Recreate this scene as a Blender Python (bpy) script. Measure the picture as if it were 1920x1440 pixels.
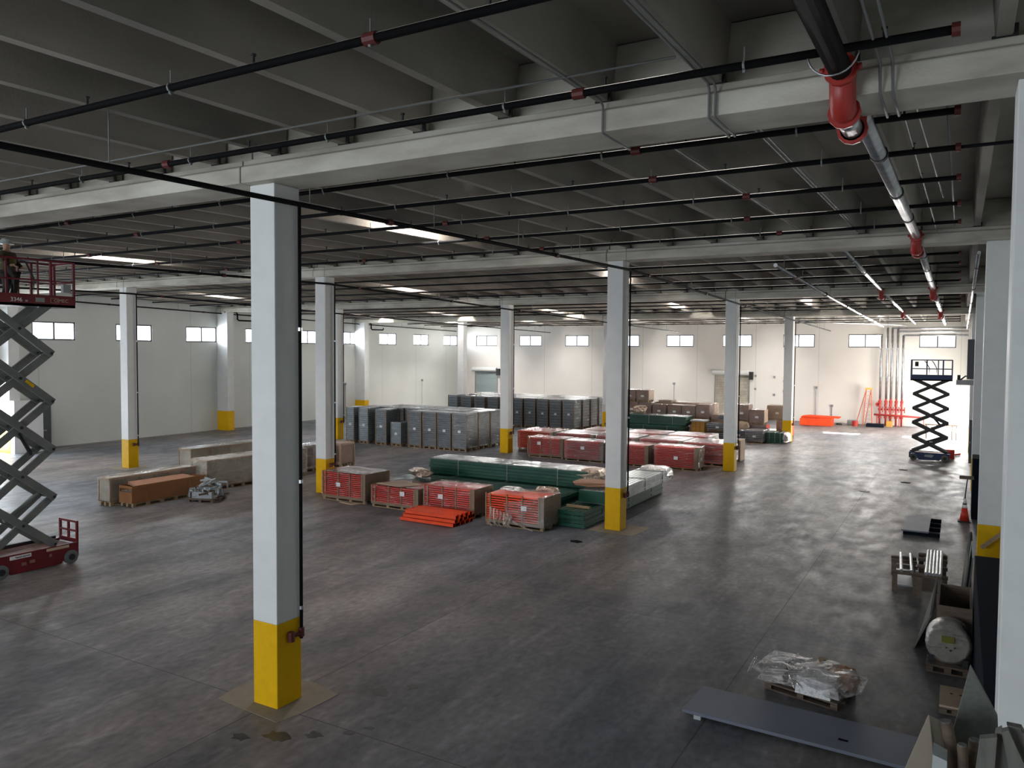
import bpy, math, random
from mathutils import Matrix, Vector
random.seed(7)
PI = math.pi
C = bpy.context.scene.collection
for o in list(bpy.data.objects): bpy.data.objects.remove(o)
SC = bpy.context.scene

# ------------------------------------------------------------------ camera
YAW, PITCH, ROLL, FPX, CH = math.radians(29.7157), math.radians(2.4716), math.radians(0.3787), 1473.61, 5.1469
F = Vector((-math.sin(YAW)*math.cos(PITCH), math.cos(YAW)*math.cos(PITCH), -math.sin(PITCH)))
R0 = Vector((math.cos(YAW), math.sin(YAW), 0)); U0 = R0.cross(F)
R = R0*math.cos(ROLL) + U0*math.sin(ROLL); U = -R0*math.sin(ROLL) + U0*math.cos(ROLL)
cam = bpy.data.cameras.new('camera'); camo = bpy.data.objects.new('camera', cam); C.objects.link(camo)
cam.sensor_width = 36; cam.lens = FPX/1920*36; cam.clip_start = 0.05; cam.clip_end = 500
camo.matrix_world = Matrix(((R.x, U.x, -F.x, 0), (R.y, U.y, -F.y, 0), (R.z, U.z, -F.z, CH), (0, 0, 0, 1)))
SC.camera = camo

# ------------------------------------------------------------------ sky, sun, daylight, exposure
W = bpy.data.worlds.new('sky'); SC.world = W; W.use_nodes = True
bg = W.node_tree.nodes['Background']; bg.inputs[0].default_value = (0.80, 0.90, 1.0, 1); bg.inputs[1].default_value = 3.0
SC.view_settings.view_transform = 'Standard'; SC.view_settings.look = 'None'
SC.view_settings.exposure = 0.0; SC.view_settings.gamma = 1.0; SC.view_settings.use_curve_mapping = False

XL, XR, YB, YF = -40.6, 0.95, 61.4, -9.0      # left wall, right wall, back wall, front wall
WL = [(22.4+4.53*k, 22.4+4.53*k+2.24) for k in range(-6, 9)]          # left wall windows (Y)
WB = [(-38.87+4.54*k, -38.87+4.54*k+2.24) for k in range(9)]          # back wall windows (X)
WZ = (5.5, 6.45)
SUN = bpy.data.lights.new('sun', 'SUN'); SUN.energy = 30; SUN.angle = 0.009; SUN.color = (1, .93, .84)
so = bpy.data.objects.new('sun', SUN); C.objects.link(so)
so.rotation_euler = Vector((0.05, 0.80, 0.60)).to_track_quat('Z', 'Y').to_euler()

def daylight(name, loc, dirv, sx, sy, power, col=(.86, .93, 1.0), spread=PI):
    l = bpy.data.lights.new(name, 'AREA'); l.shape = 'RECTANGLE'; l.size = sx; l.size_y = sy; l.energy = power; l.color = col; l.spread = spread
    o = bpy.data.objects.new(name, l); C.objects.link(o); o.location = loc
    o.rotation_euler = (-Vector(dirv)).to_track_quat('Z', 'Y').to_euler(); return o
PW = 1.0
for a, b in WL[2:]:
    daylight('window_daylight', (XL-.34, (a+b)/2, sum(WZ)/2), (1, 0, -.02), 2.2, .93, (310 if a < 40 else 420)*PW) .rotation_euler = (PI/2, 0, -PI/2)
for i, (a, b) in enumerate(WB):
    daylight('window_daylight', ((a+b)/2, YB+.34, sum(WZ)/2), (0, -1, 0), 2.2, .93, (330 if i < 5 else 560)*PW, (1, .98, .95)) .rotation_euler = (-PI/2, 0, 0)
daylight('door_daylight', (-.65, YB+.6, 1.25), (0, -1, 0), 2.3, 2.5, 1000*PW, (1, .97, .93)).rotation_euler = (-PI/2, 0, 0)
daylight('door_daylight', (XR+.5, 53.5, 1.9), (-1, 0, 0), 7.6, 3.6, 1550*PW, (1, .94, .87)).rotation_euler = (PI/2, 0, PI/2)
daylight('door_daylight', (XL-.5, 19.3, 1.5), (1, 0, 0), 2.9, 2.9, 900*PW).rotation_euler = (PI/2, 0, -PI/2)
for xx in (-33, -21, -9):
    daylight('front_daylight', (xx, YF-.4, 4.3), (0, 1, 0), 7.6, 4.4, 720*PW, (.88, .94, 1)).rotation_euler = (PI/2, 0, 0)

# ------------------------------------------------------------------ materials
def mat(name, col, rough=.6, metal=0, noise=None, bump=None, spec=.5, coat=0):
    m = bpy.data.materials.new(name); m.use_nodes = True; nt = m.node_tree; b = nt.nodes['Principled BSDF']
    b.inputs['Base Color'].default_value = (*col, 1); b.inputs['Roughness'].default_value = rough; b.inputs['Metallic'].default_value = metal
    b.inputs['Specular IOR Level'].default_value = spec; b.inputs['Coat Weight'].default_value = coat
    if noise:      # (scale, second colour, low, high[, stretch])
        tc = nt.nodes.new('ShaderNodeTexCoord'); n = nt.nodes.new('ShaderNodeTexNoise'); n.inputs['Scale'].default_value = noise[0]; n.inputs['Detail'].default_value = 6
        src = tc.outputs['Object']
        if len(noise) > 4:
            mp = nt.nodes.new('ShaderNodeMapping'); mp.inputs['Scale'].default_value = noise[4]; nt.links.new(src, mp.inputs[0]); src = mp.outputs[0]
        nt.links.new(src, n.inputs['Vector'])
        r = nt.nodes.new('ShaderNodeValToRGB'); r.color_ramp.elements[0].position = noise[2]; r.color_ramp.elements[1].position = noise[3]
        r.color_ramp.elements[0].color = (*col, 1); r.color_ramp.elements[1].color = (*noise[1], 1)
        nt.links.new(n.outputs['Fac'], r.inputs['Fac']); nt.links.new(r.outputs['Color'], b.inputs['Base Color'])
    if bump:
        n2 = nt.nodes.new('ShaderNodeTexNoise'); n2.inputs['Scale'].default_value = bump[0]; n2.inputs['Detail'].default_value = 4
        tc2 = nt.nodes.new('ShaderNodeTexCoord'); nt.links.new(tc2.outputs['Object'], n2.inputs['Vector'])
        bp = nt.nodes.new('ShaderNodeBump'); bp.inputs['Strength'].default_value = bump[1]; bp.inputs['Distance'].default_value = bump[2] if len(bump) > 2 else .02
        nt.links.new(n2.outputs['Fac'], bp.inputs['Height']); nt.links.new(bp.outputs['Normal'], b.inputs['Normal'])
    return m
def emit(name, col, s):
    m = bpy.data.materials.new(name); m.use_nodes = True; nt = m.node_tree; nt.nodes.clear()
    e = nt.nodes.new('ShaderNodeEmission'); e.inputs[0].default_value = (*col, 1); e.inputs[1].default_value = s
    o = nt.nodes.new('ShaderNodeOutputMaterial'); nt.links.new(e.outputs[0], o.inputs[0]); return m
def film(name, fac=.1, col=(.9, .9, .9), rough=.12, scale=2.2, gloss=.55, strength=.5):
    # clear stretch wrap: see-through, a little milky, with glossy wrinkles
    m = bpy.data.materials.new(name); m.use_nodes = True; nt = m.node_tree; nt.nodes.clear(); N = nt.nodes.new; L = nt.links.new
    out = N('ShaderNodeOutputMaterial'); t = N('ShaderNodeBsdfTransparent'); d = N('ShaderNodeBsdfDiffuse'); g = N('ShaderNodeBsdfGlossy')
    d.inputs['Color'].default_value = (*col, 1); g.inputs['Roughness'].default_value = rough; g.inputs['Color'].default_value = (.95, .95, .95, 1)
    tc = N('ShaderNodeTexCoord'); mp = N('ShaderNodeMapping'); mp.inputs['Scale'].default_value = (1, 1, 2.6); mp.inputs['Rotation'].default_value = (.25, .3, .2)
    n = N('ShaderNodeTexNoise'); n.inputs['Scale'].default_value = scale; n.inputs['Detail'].default_value = 3; n.inputs['Distortion'].default_value = 1.0
    L(tc.outputs['Object'], mp.inputs[0]); L(mp.outputs[0], n.inputs['Vector'])
    bp = N('ShaderNodeBump'); bp.inputs['Strength'].default_value = strength; bp.inputs['Distance'].default_value = .15; L(n.outputs['Fac'], bp.inputs['Height'])
    for q in (d, g): L(bp.outputs['Normal'], q.inputs['Normal'])
    lw = N('ShaderNodeFresnel'); lw.inputs['IOR'].default_value = 1.5; L(bp.outputs['Normal'], lw.inputs['Normal'])
    r = N('ShaderNodeMapRange'); r.inputs['From Min'].default_value = .42; r.inputs['From Max'].default_value = .68; r.inputs['To Min'].default_value = fac*.5; r.inputs['To Max'].default_value = min(1, fac*2.2)
    L(n.outputs['Fac'], r.inputs['Value'])
    m1 = N('ShaderNodeMixShader'); m2 = N('ShaderNodeMixShader'); L(r.outputs[0], m1.inputs[0]); L(t.outputs[0], m1.inputs[1]); L(d.outputs[0], m1.inputs[2])
    k = N('ShaderNodeMath'); k.operation = 'MULTIPLY'; k.inputs[1].default_value = gloss*1.8; L(lw.outputs[0], k.inputs[0])
    L(k.outputs[0], m2.inputs[0]); L(m1.outputs[0], m2.inputs[1]); L(g.outputs[0], m2.inputs[2]); L(m2.outputs[0], out.inputs[0]); return m

M = {}
M['white'] = mat('white_paint', (.74, .75, .74), .55, noise=(3, (.68, .69, .68), .35, .75), bump=(60, .25, .01))
M['yellow'] = mat('yellow_paint', (.76, .44, .004), .5, noise=(6, (.68, .39, .004), .4, .8), bump=(60, .2, .01), spec=.15)
M['deck'] = mat('roof_concrete', (.42, .385, .33), .9, noise=(.55, (.175, .16, .14), .36, .66, (1, .35, 1)), bump=(25, .3, .01))
M['beam'] = mat('beam_concrete', (.64, .62, .54), .85, noise=(1.3, (.30, .27, .22), .33, .76, (.6, 1, 2)), bump=(30, .35, .01))
M['black'] = mat('black_pipe', (.012, .012, .013), .7, spec=.06)
M['galv'] = mat('galvanized_pipe', (.55, .56, .58), .32, .85, noise=(4, (.40, .41, .43), .4, .6))
M['redpaint'] = mat('red_pipe_paint', (.38, .032, .024), .4, spec=.5)
M['redfit'] = mat('red_fitting', (.10, .014, .012), .6)
M['conduit'] = mat('dull_conduit', (.20, .205, .20), .6, .3)
M['steel'] = mat('grey_steel', (.30, .31, .32), .45, .6)
M['orange'] = mat('orange_rack_paint', (.88, .085, .018), .4, noise=(3, (.78, .065, .014), .4, .7))
M['redrack'] = mat('red_rack_paint', (.80, .058, .034), .4, noise=(3, (.68, .045, .028), .4, .7))
M['silverbar'] = mat('film_covered_beams', (.50, .52, .51), .3, .5, noise=(3, (.36, .40, .39), .4, .6, (6, 1, 1)))
M['green'] = mat('green_rack_paint', (.008, .085, .052), .35, noise=(2, (.005, .055, .036), .4, .7))
M['greyload'] = mat('grey_rack_paint', (.215, .245, .265), .4, noise=(2.5, (.13, .15, .165), .35, .7, (1, 1, 5)))
M['palegrey'] = mat('pale_grey_rack_paint', (.34, .41, .45), .4, noise=(2.5, (.24, .30, .34), .35, .7, (1, 1, 5)))
M['inner'] = mat('dark_red_back_steel', (.030, .008, .007), .9)  # shade between the red rack beams, painted on their core
M['innerg'] = mat('dark_gap_steel', (.03, .034, .038), .7)  # near-black core colour paints the shade between stacked layers
M['card'] = mat('cardboard', (.30, .205, .125), .85, noise=(3, (.24, .16, .10), .4, .7))
M['cardpale'] = mat('pale_cardboard', (.50, .38, .28), .85, noise=(3, (.42, .32, .23), .4, .7))
M['cardbrown'] = mat('brown_carton', (.36, .245, .195), .7, noise=(2, (.28, .18, .145), .4, .7))
M['tan'] = mat('tan_carton', (.32, .135, .045), .75, noise=(2, (.25, .10, .035), .4, .7))
M['yellowcarton'] = mat('yellow_carton', (.46, .24, .045), .7)
M['wood'] = mat('pallet_wood', (.40, .28, .16), .8, noise=(6, (.28, .19, .105), .35, .7, (1, 6, 6)))
M['plank'] = mat('weathered_wood', (.17, .125, .09), .85, noise=(6, (.10, .075, .058), .35, .7, (1, 8, 8)))
M['paper'] = mat('white_label', (.80, .80, .80), .6, noise=(30, (.55, .56, .58), .5, .62))
M['wrap'] = film('stretch_wrap', .022, gloss=.38)
M['wrapheavy'] = film('heavy_stretch_wrap', .10, (.88, .89, .90), .15, 2.5, .5)
M['wrapbag'] = film('clear_bag_film', .30, (.80, .76, .76), .3, 4, .22, .9)
M['wrapdull'] = film('dusty_stretch_wrap', .24, (.55, .51, .46), .4, 2.5, .22)
M['cream'] = mat('cream_cartons', (.50, .47, .39), .7, noise=(1.5, (.36, .31, .25), .4, .7))
M['foil'] = mat('crumpled_silver_film', (.80, .77, .74), .18, .75, bump=(7, 1.0, .12))
M['foilbrown'] = mat('crumpled_brown_film', (.55, .42, .32), .25, .45, bump=(7, 1.0, .12))
M['kraft'] = mat('kraft_paper', (.40, .22, .14), .8, bump=(5, .8, .08))
M['mecred'] = mat('dark_red_machine_paint', (.155, .007, .014), .4, noise=(2, (.11, .006, .011), .4, .7))
M['rust'] = mat('faded_tray', (.25, .12, .09), .7, noise=(5, (.17, .09, .07), .4, .7))
M['scissor'] = mat('grey_arm_paint', (.165, .175, .165), .5, noise=(3, (.12, .13, .125), .4, .7))
M['tyre'] = mat('grey_tyre', (.12, .13, .125), .8)
M['dark'] = mat('dark_rubber', (.015, .015, .016), .6)
M['blue'] = mat('blue_machine_paint', (.012, .032, .115), .4)
M['scissorb'] = mat('dark_arm_paint', (.045, .04, .042), .5)
M['jacket'] = mat('olive_jacket', (.055, .042, .025), .9)
M['trousers'] = mat('dark_trousers', (.03, .022, .02), .9)
M['vest'] = mat('yellow_vest', (.16, .15, .02), .8)
M['skin'] = mat('skin', (.42, .25, .17), .6)
M['hat'] = mat('white_hard_hat', (.42, .44, .43), .4)
M['slate'] = mat('slate_grey_panel', (.165, .185, .24), .55, noise=(1.2, (.145, .16, .205), .4, .7))
M['charcoal'] = mat('charcoal_steel', (.008, .011, .018), .85, spec=.04)
M['doorgrey'] = mat('grey_roller_door', (.33, .40, .41), .5)
M['doordark'] = mat('dark_grey_door', (.075, .085, .10), .5)
M['board'] = mat('grey_green_board', (.135, .145, .13), .9, noise=(60, (.11, .12, .11), .35, .65))
M['foam'] = mat('cream_foam_board', (.27, .235, .18), .9, noise=(3, (.23, .20, .165), .4, .7))
M['foamwhite'] = mat('white_board_offcut', (.42, .45, .46), .7)
M['rib'] = mat('grey_fibre_board', (.17, .165, .145), .95, noise=(8, (.12, .12, .11), .35, .7, (6, 1, 1)))
M['drumgrey'] = mat('drum_flange', (.24, .23, .19), .8, noise=(5, (.16, .155, .13), .4, .65))
M['cone'] = mat('orange_cone', (.62, .035, .015), .5)
M['reflect'] = mat('white_band', (.85, .85, .85), .4)
M['ladder'] = mat('orange_ladder_rail', (.62, .13, .05), .5)
M['yellowcap'] = mat('yellow_ladder_cap', (.75, .45, .08), .5)
M['patch'] = mat('beige_floor_patch', (.27, .225, .165), .8, noise=(4, (.22, .185, .14), .35, .7))
M['darkstain'] = mat('dark_floor_stain', (.035, .035, .033), .35)
M['lens'] = emit('skylight_lens', (1.0, .93, .90), 50)
M['lenssun'] = emit('skylight_lens_in_sun', (1.0, .95, .90), 170)  # extra strong emission, added to brighten the back wall
M['lamp'] = emit('lamp_lens', (1.0, .97, .92), 3)  # glow added to the plates of the ceiling boxes
M['glass'] = film('window_glass', .01, (.9, .95, 1), .02, 1, .4, 0)
M['alum'] = mat('window_frame_metal', (.10, .10, .11), .5)

def concrete_floor():
    m = bpy.data.materials.new('polished_concrete_floor'); m.use_nodes = True; nt = m.node_tree; b = nt.nodes['Principled BSDF']
    tc = nt.nodes.new('ShaderNodeTexCoord')
    def noise(s, d, sc=(1, 1, 1), dist=0, rot=0):
        mp = nt.nodes.new('ShaderNodeMapping'); mp.inputs['Scale'].default_value = sc; mp.inputs['Rotation'].default_value = (0, 0, rot); n = nt.nodes.new('ShaderNodeTexNoise')
        n.inputs['Scale'].default_value = s; n.inputs['Detail'].default_value = d; n.inputs['Distortion'].default_value = dist
        nt.links.new(tc.outputs['Object'], mp.inputs[0]); nt.links.new(mp.outputs[0], n.inputs['Vector']); return n.outputs['Fac']
    def ramp(src, p0, c0, p1, c1):
        r = nt.nodes.new('ShaderNodeValToRGB'); r.color_ramp.elements[0].position = p0; r.color_ramp.elements[1].position = p1
        r.color_ramp.elements[0].color = (*c0, 1); r.color_ramp.elements[1].color = (*c1, 1); nt.links.new(src, r.inputs[0]); return r.outputs[0]
    def mix(kind, fac, a, c):
        x = nt.nodes.new('ShaderNodeMixRGB'); x.blend_type = kind; x.inputs[0].default_value = fac
        nt.links.new(a, x.inputs[1]); nt.links.new(c, x.inputs[2]); return x.outputs[0]
    big = ramp(noise(.10, 5, (1, .7, 1), .4), .40, (.118, .130, .152), .62, (.200, .180, .172))
    mid = ramp(noise(.8, 6, (1, .45, 1)), .33, (.60, .61, .63), .70, (1.35, 1.30, 1.26))
    fine = ramp(noise(9, 6, (1, .6, 1)), .32, (.78, .78, .78), .72, (1.2, 1.2, 1.2))
    scr = ramp(noise(2.4, 7, (1, .12, 1), 0, .5), .55, (1, 1, 1), .72, (1.6, 1.58, 1.55))
    wear = ramp(noise(5.5, 5, (1, .3, 1), 0, -.3), .58, (1, 1, 1), .70, (1.45, 1.45, 1.47))
    c = mix('MULTIPLY', 1, big, mid); c = mix('MULTIPLY', 1, c, fine); c = mix('MULTIPLY', .7, c, scr); c = mix('MULTIPLY', .6, c, wear)
    sp = nt.nodes.new('ShaderNodeSeparateXYZ'); nt.links.new(tc.outputs['Object'], sp.inputs[0])
    for ax, per, off in (('X', 5.59, 8.56), ('Y', 6.48, 5.0)):      # saw-cut control joints
        ad = nt.nodes.new('ShaderNodeMath'); ad.operation = 'ADD'; ad.inputs[1].default_value = off; nt.links.new(sp.outputs[ax], ad.inputs[0])
        pp = nt.nodes.new('ShaderNodeMath'); pp.operation = 'PINGPONG'; pp.inputs[1].default_value = per/2; nt.links.new(ad.outputs[0], pp.inputs[0])
        lt = nt.nodes.new('ShaderNodeMath'); lt.operation = 'LESS_THAN'; lt.inputs[1].default_value = .007; nt.links.new(pp.outputs[0], lt.inputs[0])
        x = nt.nodes.new('ShaderNodeMixRGB'); x.inputs[2].default_value = (.05, .05, .05, 1); nt.links.new(lt.outputs[0], x.inputs[0]); nt.links.new(c, x.inputs[1]); c = x.outputs[0]
    nt.links.new(c, b.inputs['Base Color'])
    rr = nt.nodes.new('ShaderNodeMapRange'); rr.inputs['From Min'].default_value = .3; rr.inputs['From Max'].default_value = .7
    rr.inputs['To Min'].default_value = .36; rr.inputs['To Max'].default_value = .56
    nt.links.new(noise(2.6, 4, (1, .5, 1)), rr.inputs['Value']); nt.links.new(rr.outputs[0], b.inputs['Roughness'])
    bp = nt.nodes.new('ShaderNodeBump'); bp.inputs['Strength'].default_value = .10; bp.inputs['Distance'].default_value = .02
    nt.links.new(noise(7, 3, (1, .5, 1)), bp.inputs['Height']); nt.links.new(bp.outputs[0], b.inputs['Normal'])
    b.inputs['Specular IOR Level'].default_value = .13
    return m
M['floor'] = concrete_floor()

def wall_mat(name, axis, c1, c2):
    # painted precast panels with fine vertical joints every 6 m
    m = mat(name, c1, .6, noise=(.5, c2, .3, .75)); nt = m.node_tree; b = nt.nodes['Principled BSDF']
    src = b.inputs['Base Color'].links[0].from_socket
    tc = nt.nodes.new('ShaderNodeTexCoord'); sp = nt.nodes.new('ShaderNodeSeparateXYZ'); nt.links.new(tc.outputs['Object'], sp.inputs[0])
    d = nt.nodes.new('ShaderNodeMath'); d.operation = 'PINGPONG'; d.inputs[1].default_value = 2.27; nt.links.new(sp.outputs[axis], d.inputs[0])
    g = nt.nodes.new('ShaderNodeMath'); g.operation = 'LESS_THAN'; g.inputs[1].default_value = .018; nt.links.new(d.outputs[0], g.inputs[0])
    x = nt.nodes.new('ShaderNodeMixRGB'); x.inputs[2].default_value = (c1[0]*.72, c1[1]*.72, c1[2]*.72, 1)
    nt.links.new(g.outputs[0], x.inputs[0]); nt.links.new(src, x.inputs[1]); nt.links.new(x.outputs[0], b.inputs['Base Color']); return m
M['wallx'] = wall_mat('painted_wall_left', 'Y', (.70, .72, .69), (.62, .65, .62))
M['wally'] = wall_mat('painted_wall_back', 'X', (.78, .75, .70), (.72, .69, .65))

# ------------------------------------------------------------------ mesh helpers
class MB:
    def __init__(s): s.v = []; s.f = []
    def box(s, x0, x1, y0, y1, z0, z1):
        n = len(s.v); s.v += [(x0, y0, z0), (x1, y0, z0), (x1, y1, z0), (x0, y1, z0), (x0, y0, z1), (x1, y0, z1), (x1, y1, z1), (x0, y1, z1)]
        s.f += [(n, n+3, n+2, n+1), (n+4, n+5, n+6, n+7), (n, n+1, n+5, n+4), (n+1, n+2, n+6, n+5), (n+2, n+3, n+7, n+6), (n+3, n, n+4, n+7)]; return s
    def hexa(s, p):                                   # eight corners, bottom four then top four
        n = len(s.v); s.v += [tuple(q) for q in p]
        s.f += [(n, n+3, n+2, n+1), (n+4, n+5, n+6, n+7), (n, n+1, n+5, n+4), (n+1, n+2, n+6, n+5), (n+2, n+3, n+7, n+6), (n+3, n, n+4, n+7)]; return s
    def prism(s, prof, a0, a1, axis='y'):             # profile polygon swept along an axis
        n = len(s.v); k = len(prof)
        for a in (a0, a1):
            for p, q in prof: s.v.append({'y': (p, a, q), 'x': (a, p, q), 'z': (p, q, a)}[axis])
        s.f += [tuple(n+i for i in range(k)), tuple(n+k+i for i in reversed(range(k)))]
        s.f += [(n+i, n+k+i, n+k+(i+1) % k, n+(i+1) % k) for i in range(k)]; return s
    def bar(s, a, b, w, h=None):                      # square bar between two points
        return s.tube([a, b], w/2*1.414, 4, PI/4, (h/w if h else 1))
    def tube(s, pts, r, n=8, ph=0, asp=1):
        pts = [Vector(p) for p in pts]; rings = []; rs = r if isinstance(r, (list, tuple)) else [r]*len(pts)
        ref = None
        for i, p in enumerate(pts):
            d = (pts[min(i+1, len(pts)-1)] - pts[max(i-1, 0)]).normalized()
            if ref is None:
                ref = Vector((0, 0, 1)) if abs(d.z) < .9 else Vector((0, 1, 0))
            u = d.cross(ref).normalized(); w = u.cross(d).normalized(); b0 = len(s.v)
            for k in range(n):
                a = 2*PI*k/n + ph; q = p + u*math.cos(a)*rs[i] + w*math.sin(a)*rs[i]*asp; s.v.append(tuple(q))
            rings.append(b0)
        for i in range(len(rings)-1):
            a, b = rings[i], rings[i+1]
            s.f += [(a+k, a+(k+1) % n, b+(k+1) % n, b+k) for k in range(n)]
        s.f += [tuple(rings[0]+k for k in reversed(range(n))), tuple(rings[-1]+k for k in range(n))]; return s
    def build(s, name, m, parent=None, smooth=False, bevel=0):
        me = bpy.data.meshes.new(name); me.from_pydata(s.v, [], s.f); me.validate(); me.update()
        me.materials.append(M[m] if isinstance(m, str) else m)
        if smooth:
            for p in me.polygons: p.use_smooth = len(p.vertices) == 4
        o = bpy.data.objects.new(name, me); C.objects.link(o)
        if parent: o.parent = parent
        if bevel:
            md = o.modifiers.new('bevel', 'BEVEL'); md.width = bevel; md.segments = 2; md.limit_method = 'ANGLE'
        return o
def tag(o, label=None, cat=None, group=None, kind=None):
    if label: o['label'] = label
    if cat: o['category'] = cat
    if group: o['group'] = group
    if kind: o['kind'] = kind
    return o
def thing(name, label, cat, loc=(0, 0, 0), rz=0, group=None):
    o = bpy.data.objects.new(name, None); C.objects.link(o); o.location = loc; o.rotation_euler = (0, 0, rz); o.empty_display_size = .2
    return tag(o, label, cat, group)
def copy_tree(o, parent=None):
    c = o.copy(); C.objects.link(c); c.parent = parent
    for ch in list(o.children): copy_tree(ch, c)
    return c
def dup(o, label, loc, rz=0, group=None):
    c = copy_tree(o); c.location = loc; c.rotation_euler = (0, 0, rz); tag(c, label, None, group); return c
def text(name, s, size, m, parent, loc, rot, depth=.002):
    cu = bpy.data.curves.new(name, 'FONT'); cu.body = s; cu.size = size; cu.extrude = depth; cu.align_x = 'CENTER'; cu.align_y = 'CENTER'
    o = bpy.data.objects.new(name, cu); C.objects.link(o); o.location = loc; o.rotation_euler = rot; o.parent = parent
    bpy.context.view_layer.update(); me = bpy.data.meshes.new_from_object(o.evaluated_get(bpy.context.evaluated_depsgraph_get()))
    me.materials.clear(); me.materials.append(M[m]); q = bpy.data.objects.new(name, me); C.objects.link(q); q.location = loc; q.rotation_euler = rot; q.parent = parent
    bpy.data.objects.remove(o); return q
def struct(o): o['kind'] = 'structure'; return o
ORD = ['first', 'second', 'third', 'fourth', 'fifth', 'sixth', 'seventh', 'eighth', 'ninth', 'tenth', 'eleventh', 'twelfth']

def RT(y):
    P = [(-9, 7.11), (-5.05, 7.19), (7.9, 7.44), (20.86, 7.69), (33.8, 7.40), (46.8, 7.16), (61.4, 6.90)]
    for (a, za), (b, zb) in zip(P, P[1:]):
        if y <= b: return za+(zb-za)*(y-a)/(b-a)
    return P[-1][1]

# ------------------------------------------------------------------ floor and walls
struct(MB().box(XL-.3, XR+.3, YF-.3, YB+.3, -.3, 0).build('floor', 'floor'))
g = MB().box(-70, 40, YB+.3, 110, -.35, -.02); g.box(XR+.3, 40, 30, YB+.3, -.35, -.02); g.box(-70, XL-.3, -20, YB+.3, -.35, -.02)
struct(g.build('ground_outside', mat('outside_concrete', (.5, .49, .46), .9)))

def wall_with_holes(lo, hi, z1, holes, put):
    # vertical strips between hole edges; put(a, b, z0, z1) adds a slab
    xs = sorted(set([lo, hi] + [h[0] for h in holes] + [h[1] for h in holes]))
    for a, b in zip(xs, xs[1:]):
        zz = sorted([(h[2], h[3]) for h in holes if h[0] <= a+1e-6 and h[1] >= b-1e-6]); z = 0
        for c, d in zz:
            if c > z: put(a, b, z, c)
            z = d
        if z < z1: put(a, b, z, z1)
w = MB(); wall_with_holes(YF-.3, YB, 9, [(a, b, *WZ) for a, b in WL[2:]] + [(17.85, 20.75, 0, 3.0), ], lambda a, b, c, d: w.box(XL-.3, XL, a, b, c, d))
struct(w.build('wall_left', 'wallx'))
w = MB(); wall_with_holes(XL-.3, XR+.3, 9, [(a, b, *WZ) for a, b in WB] + [(-38.9, -36.6, 0, 3.2), (-16.65, -14.1, 0, 3.35), (-1.8, .5, 0, 2.5)], lambda a, b, c, d: w.box(a, b, YB, YB+.3, c, d))
struct(w.build('wall_back', 'wally'))
w = MB(); wall_with_holes(YF-.3, YB, 9, [(49.7, 57.3, 0, 3.7)], lambda a, b, c, d: w.box(XR, XR+.3, a, b, c, d))
struct(w.build('wall_right', 'wallx'))
w = MB(); wall_with_holes(XL-.3, XR+.3, 9, [(-36.8, -29.2, 2.1, 6.5), (-24.8, -17.2, 2.1, 6.5), (-12.8, -5.2, 2.1, 6.5)], lambda a, b, c, d: w.box(a, b, YF-.3, YF, c, d))
struct(w.build('wall_front', 'wally'))

wn = 0
def window(a, b, side):
    global wn; wn += 1
    fr = MB(); gl = MB(); t = .07
    def put(m_, p0, p1, d0, d1, z0, z1):
        if side == 'left': m_.box(XL-.30+d0, XL-.30+d1, p0, p1, z0, z1)
        else: m_.box(p0, p1, YB+.30-d1, YB+.30-d0, z0, z1)
    z0, z1 = WZ
    put(fr, a, a+t, .17, .26, z0, z1); put(fr, b-t, b, .17, .26, z0, z1); put(fr, a, b, .17, .26, z0, z0+t); put(fr, a, b, .17, .26, z1-t, z1)
    mid = (a+b)/2; put(fr, mid-.045, mid+.045, .17, .28, z0, z1)
    put(gl, a+t, b-t, .20, .207, z0+t, z1-t)
    f = struct(fr.build('window_%d' % wn, 'alum')); gl.build('pane', 'glass', f)
for a, b in WL[2:]: window(a, b, 'left')
for a, b in WB: window(a, b, 'back')

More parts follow.
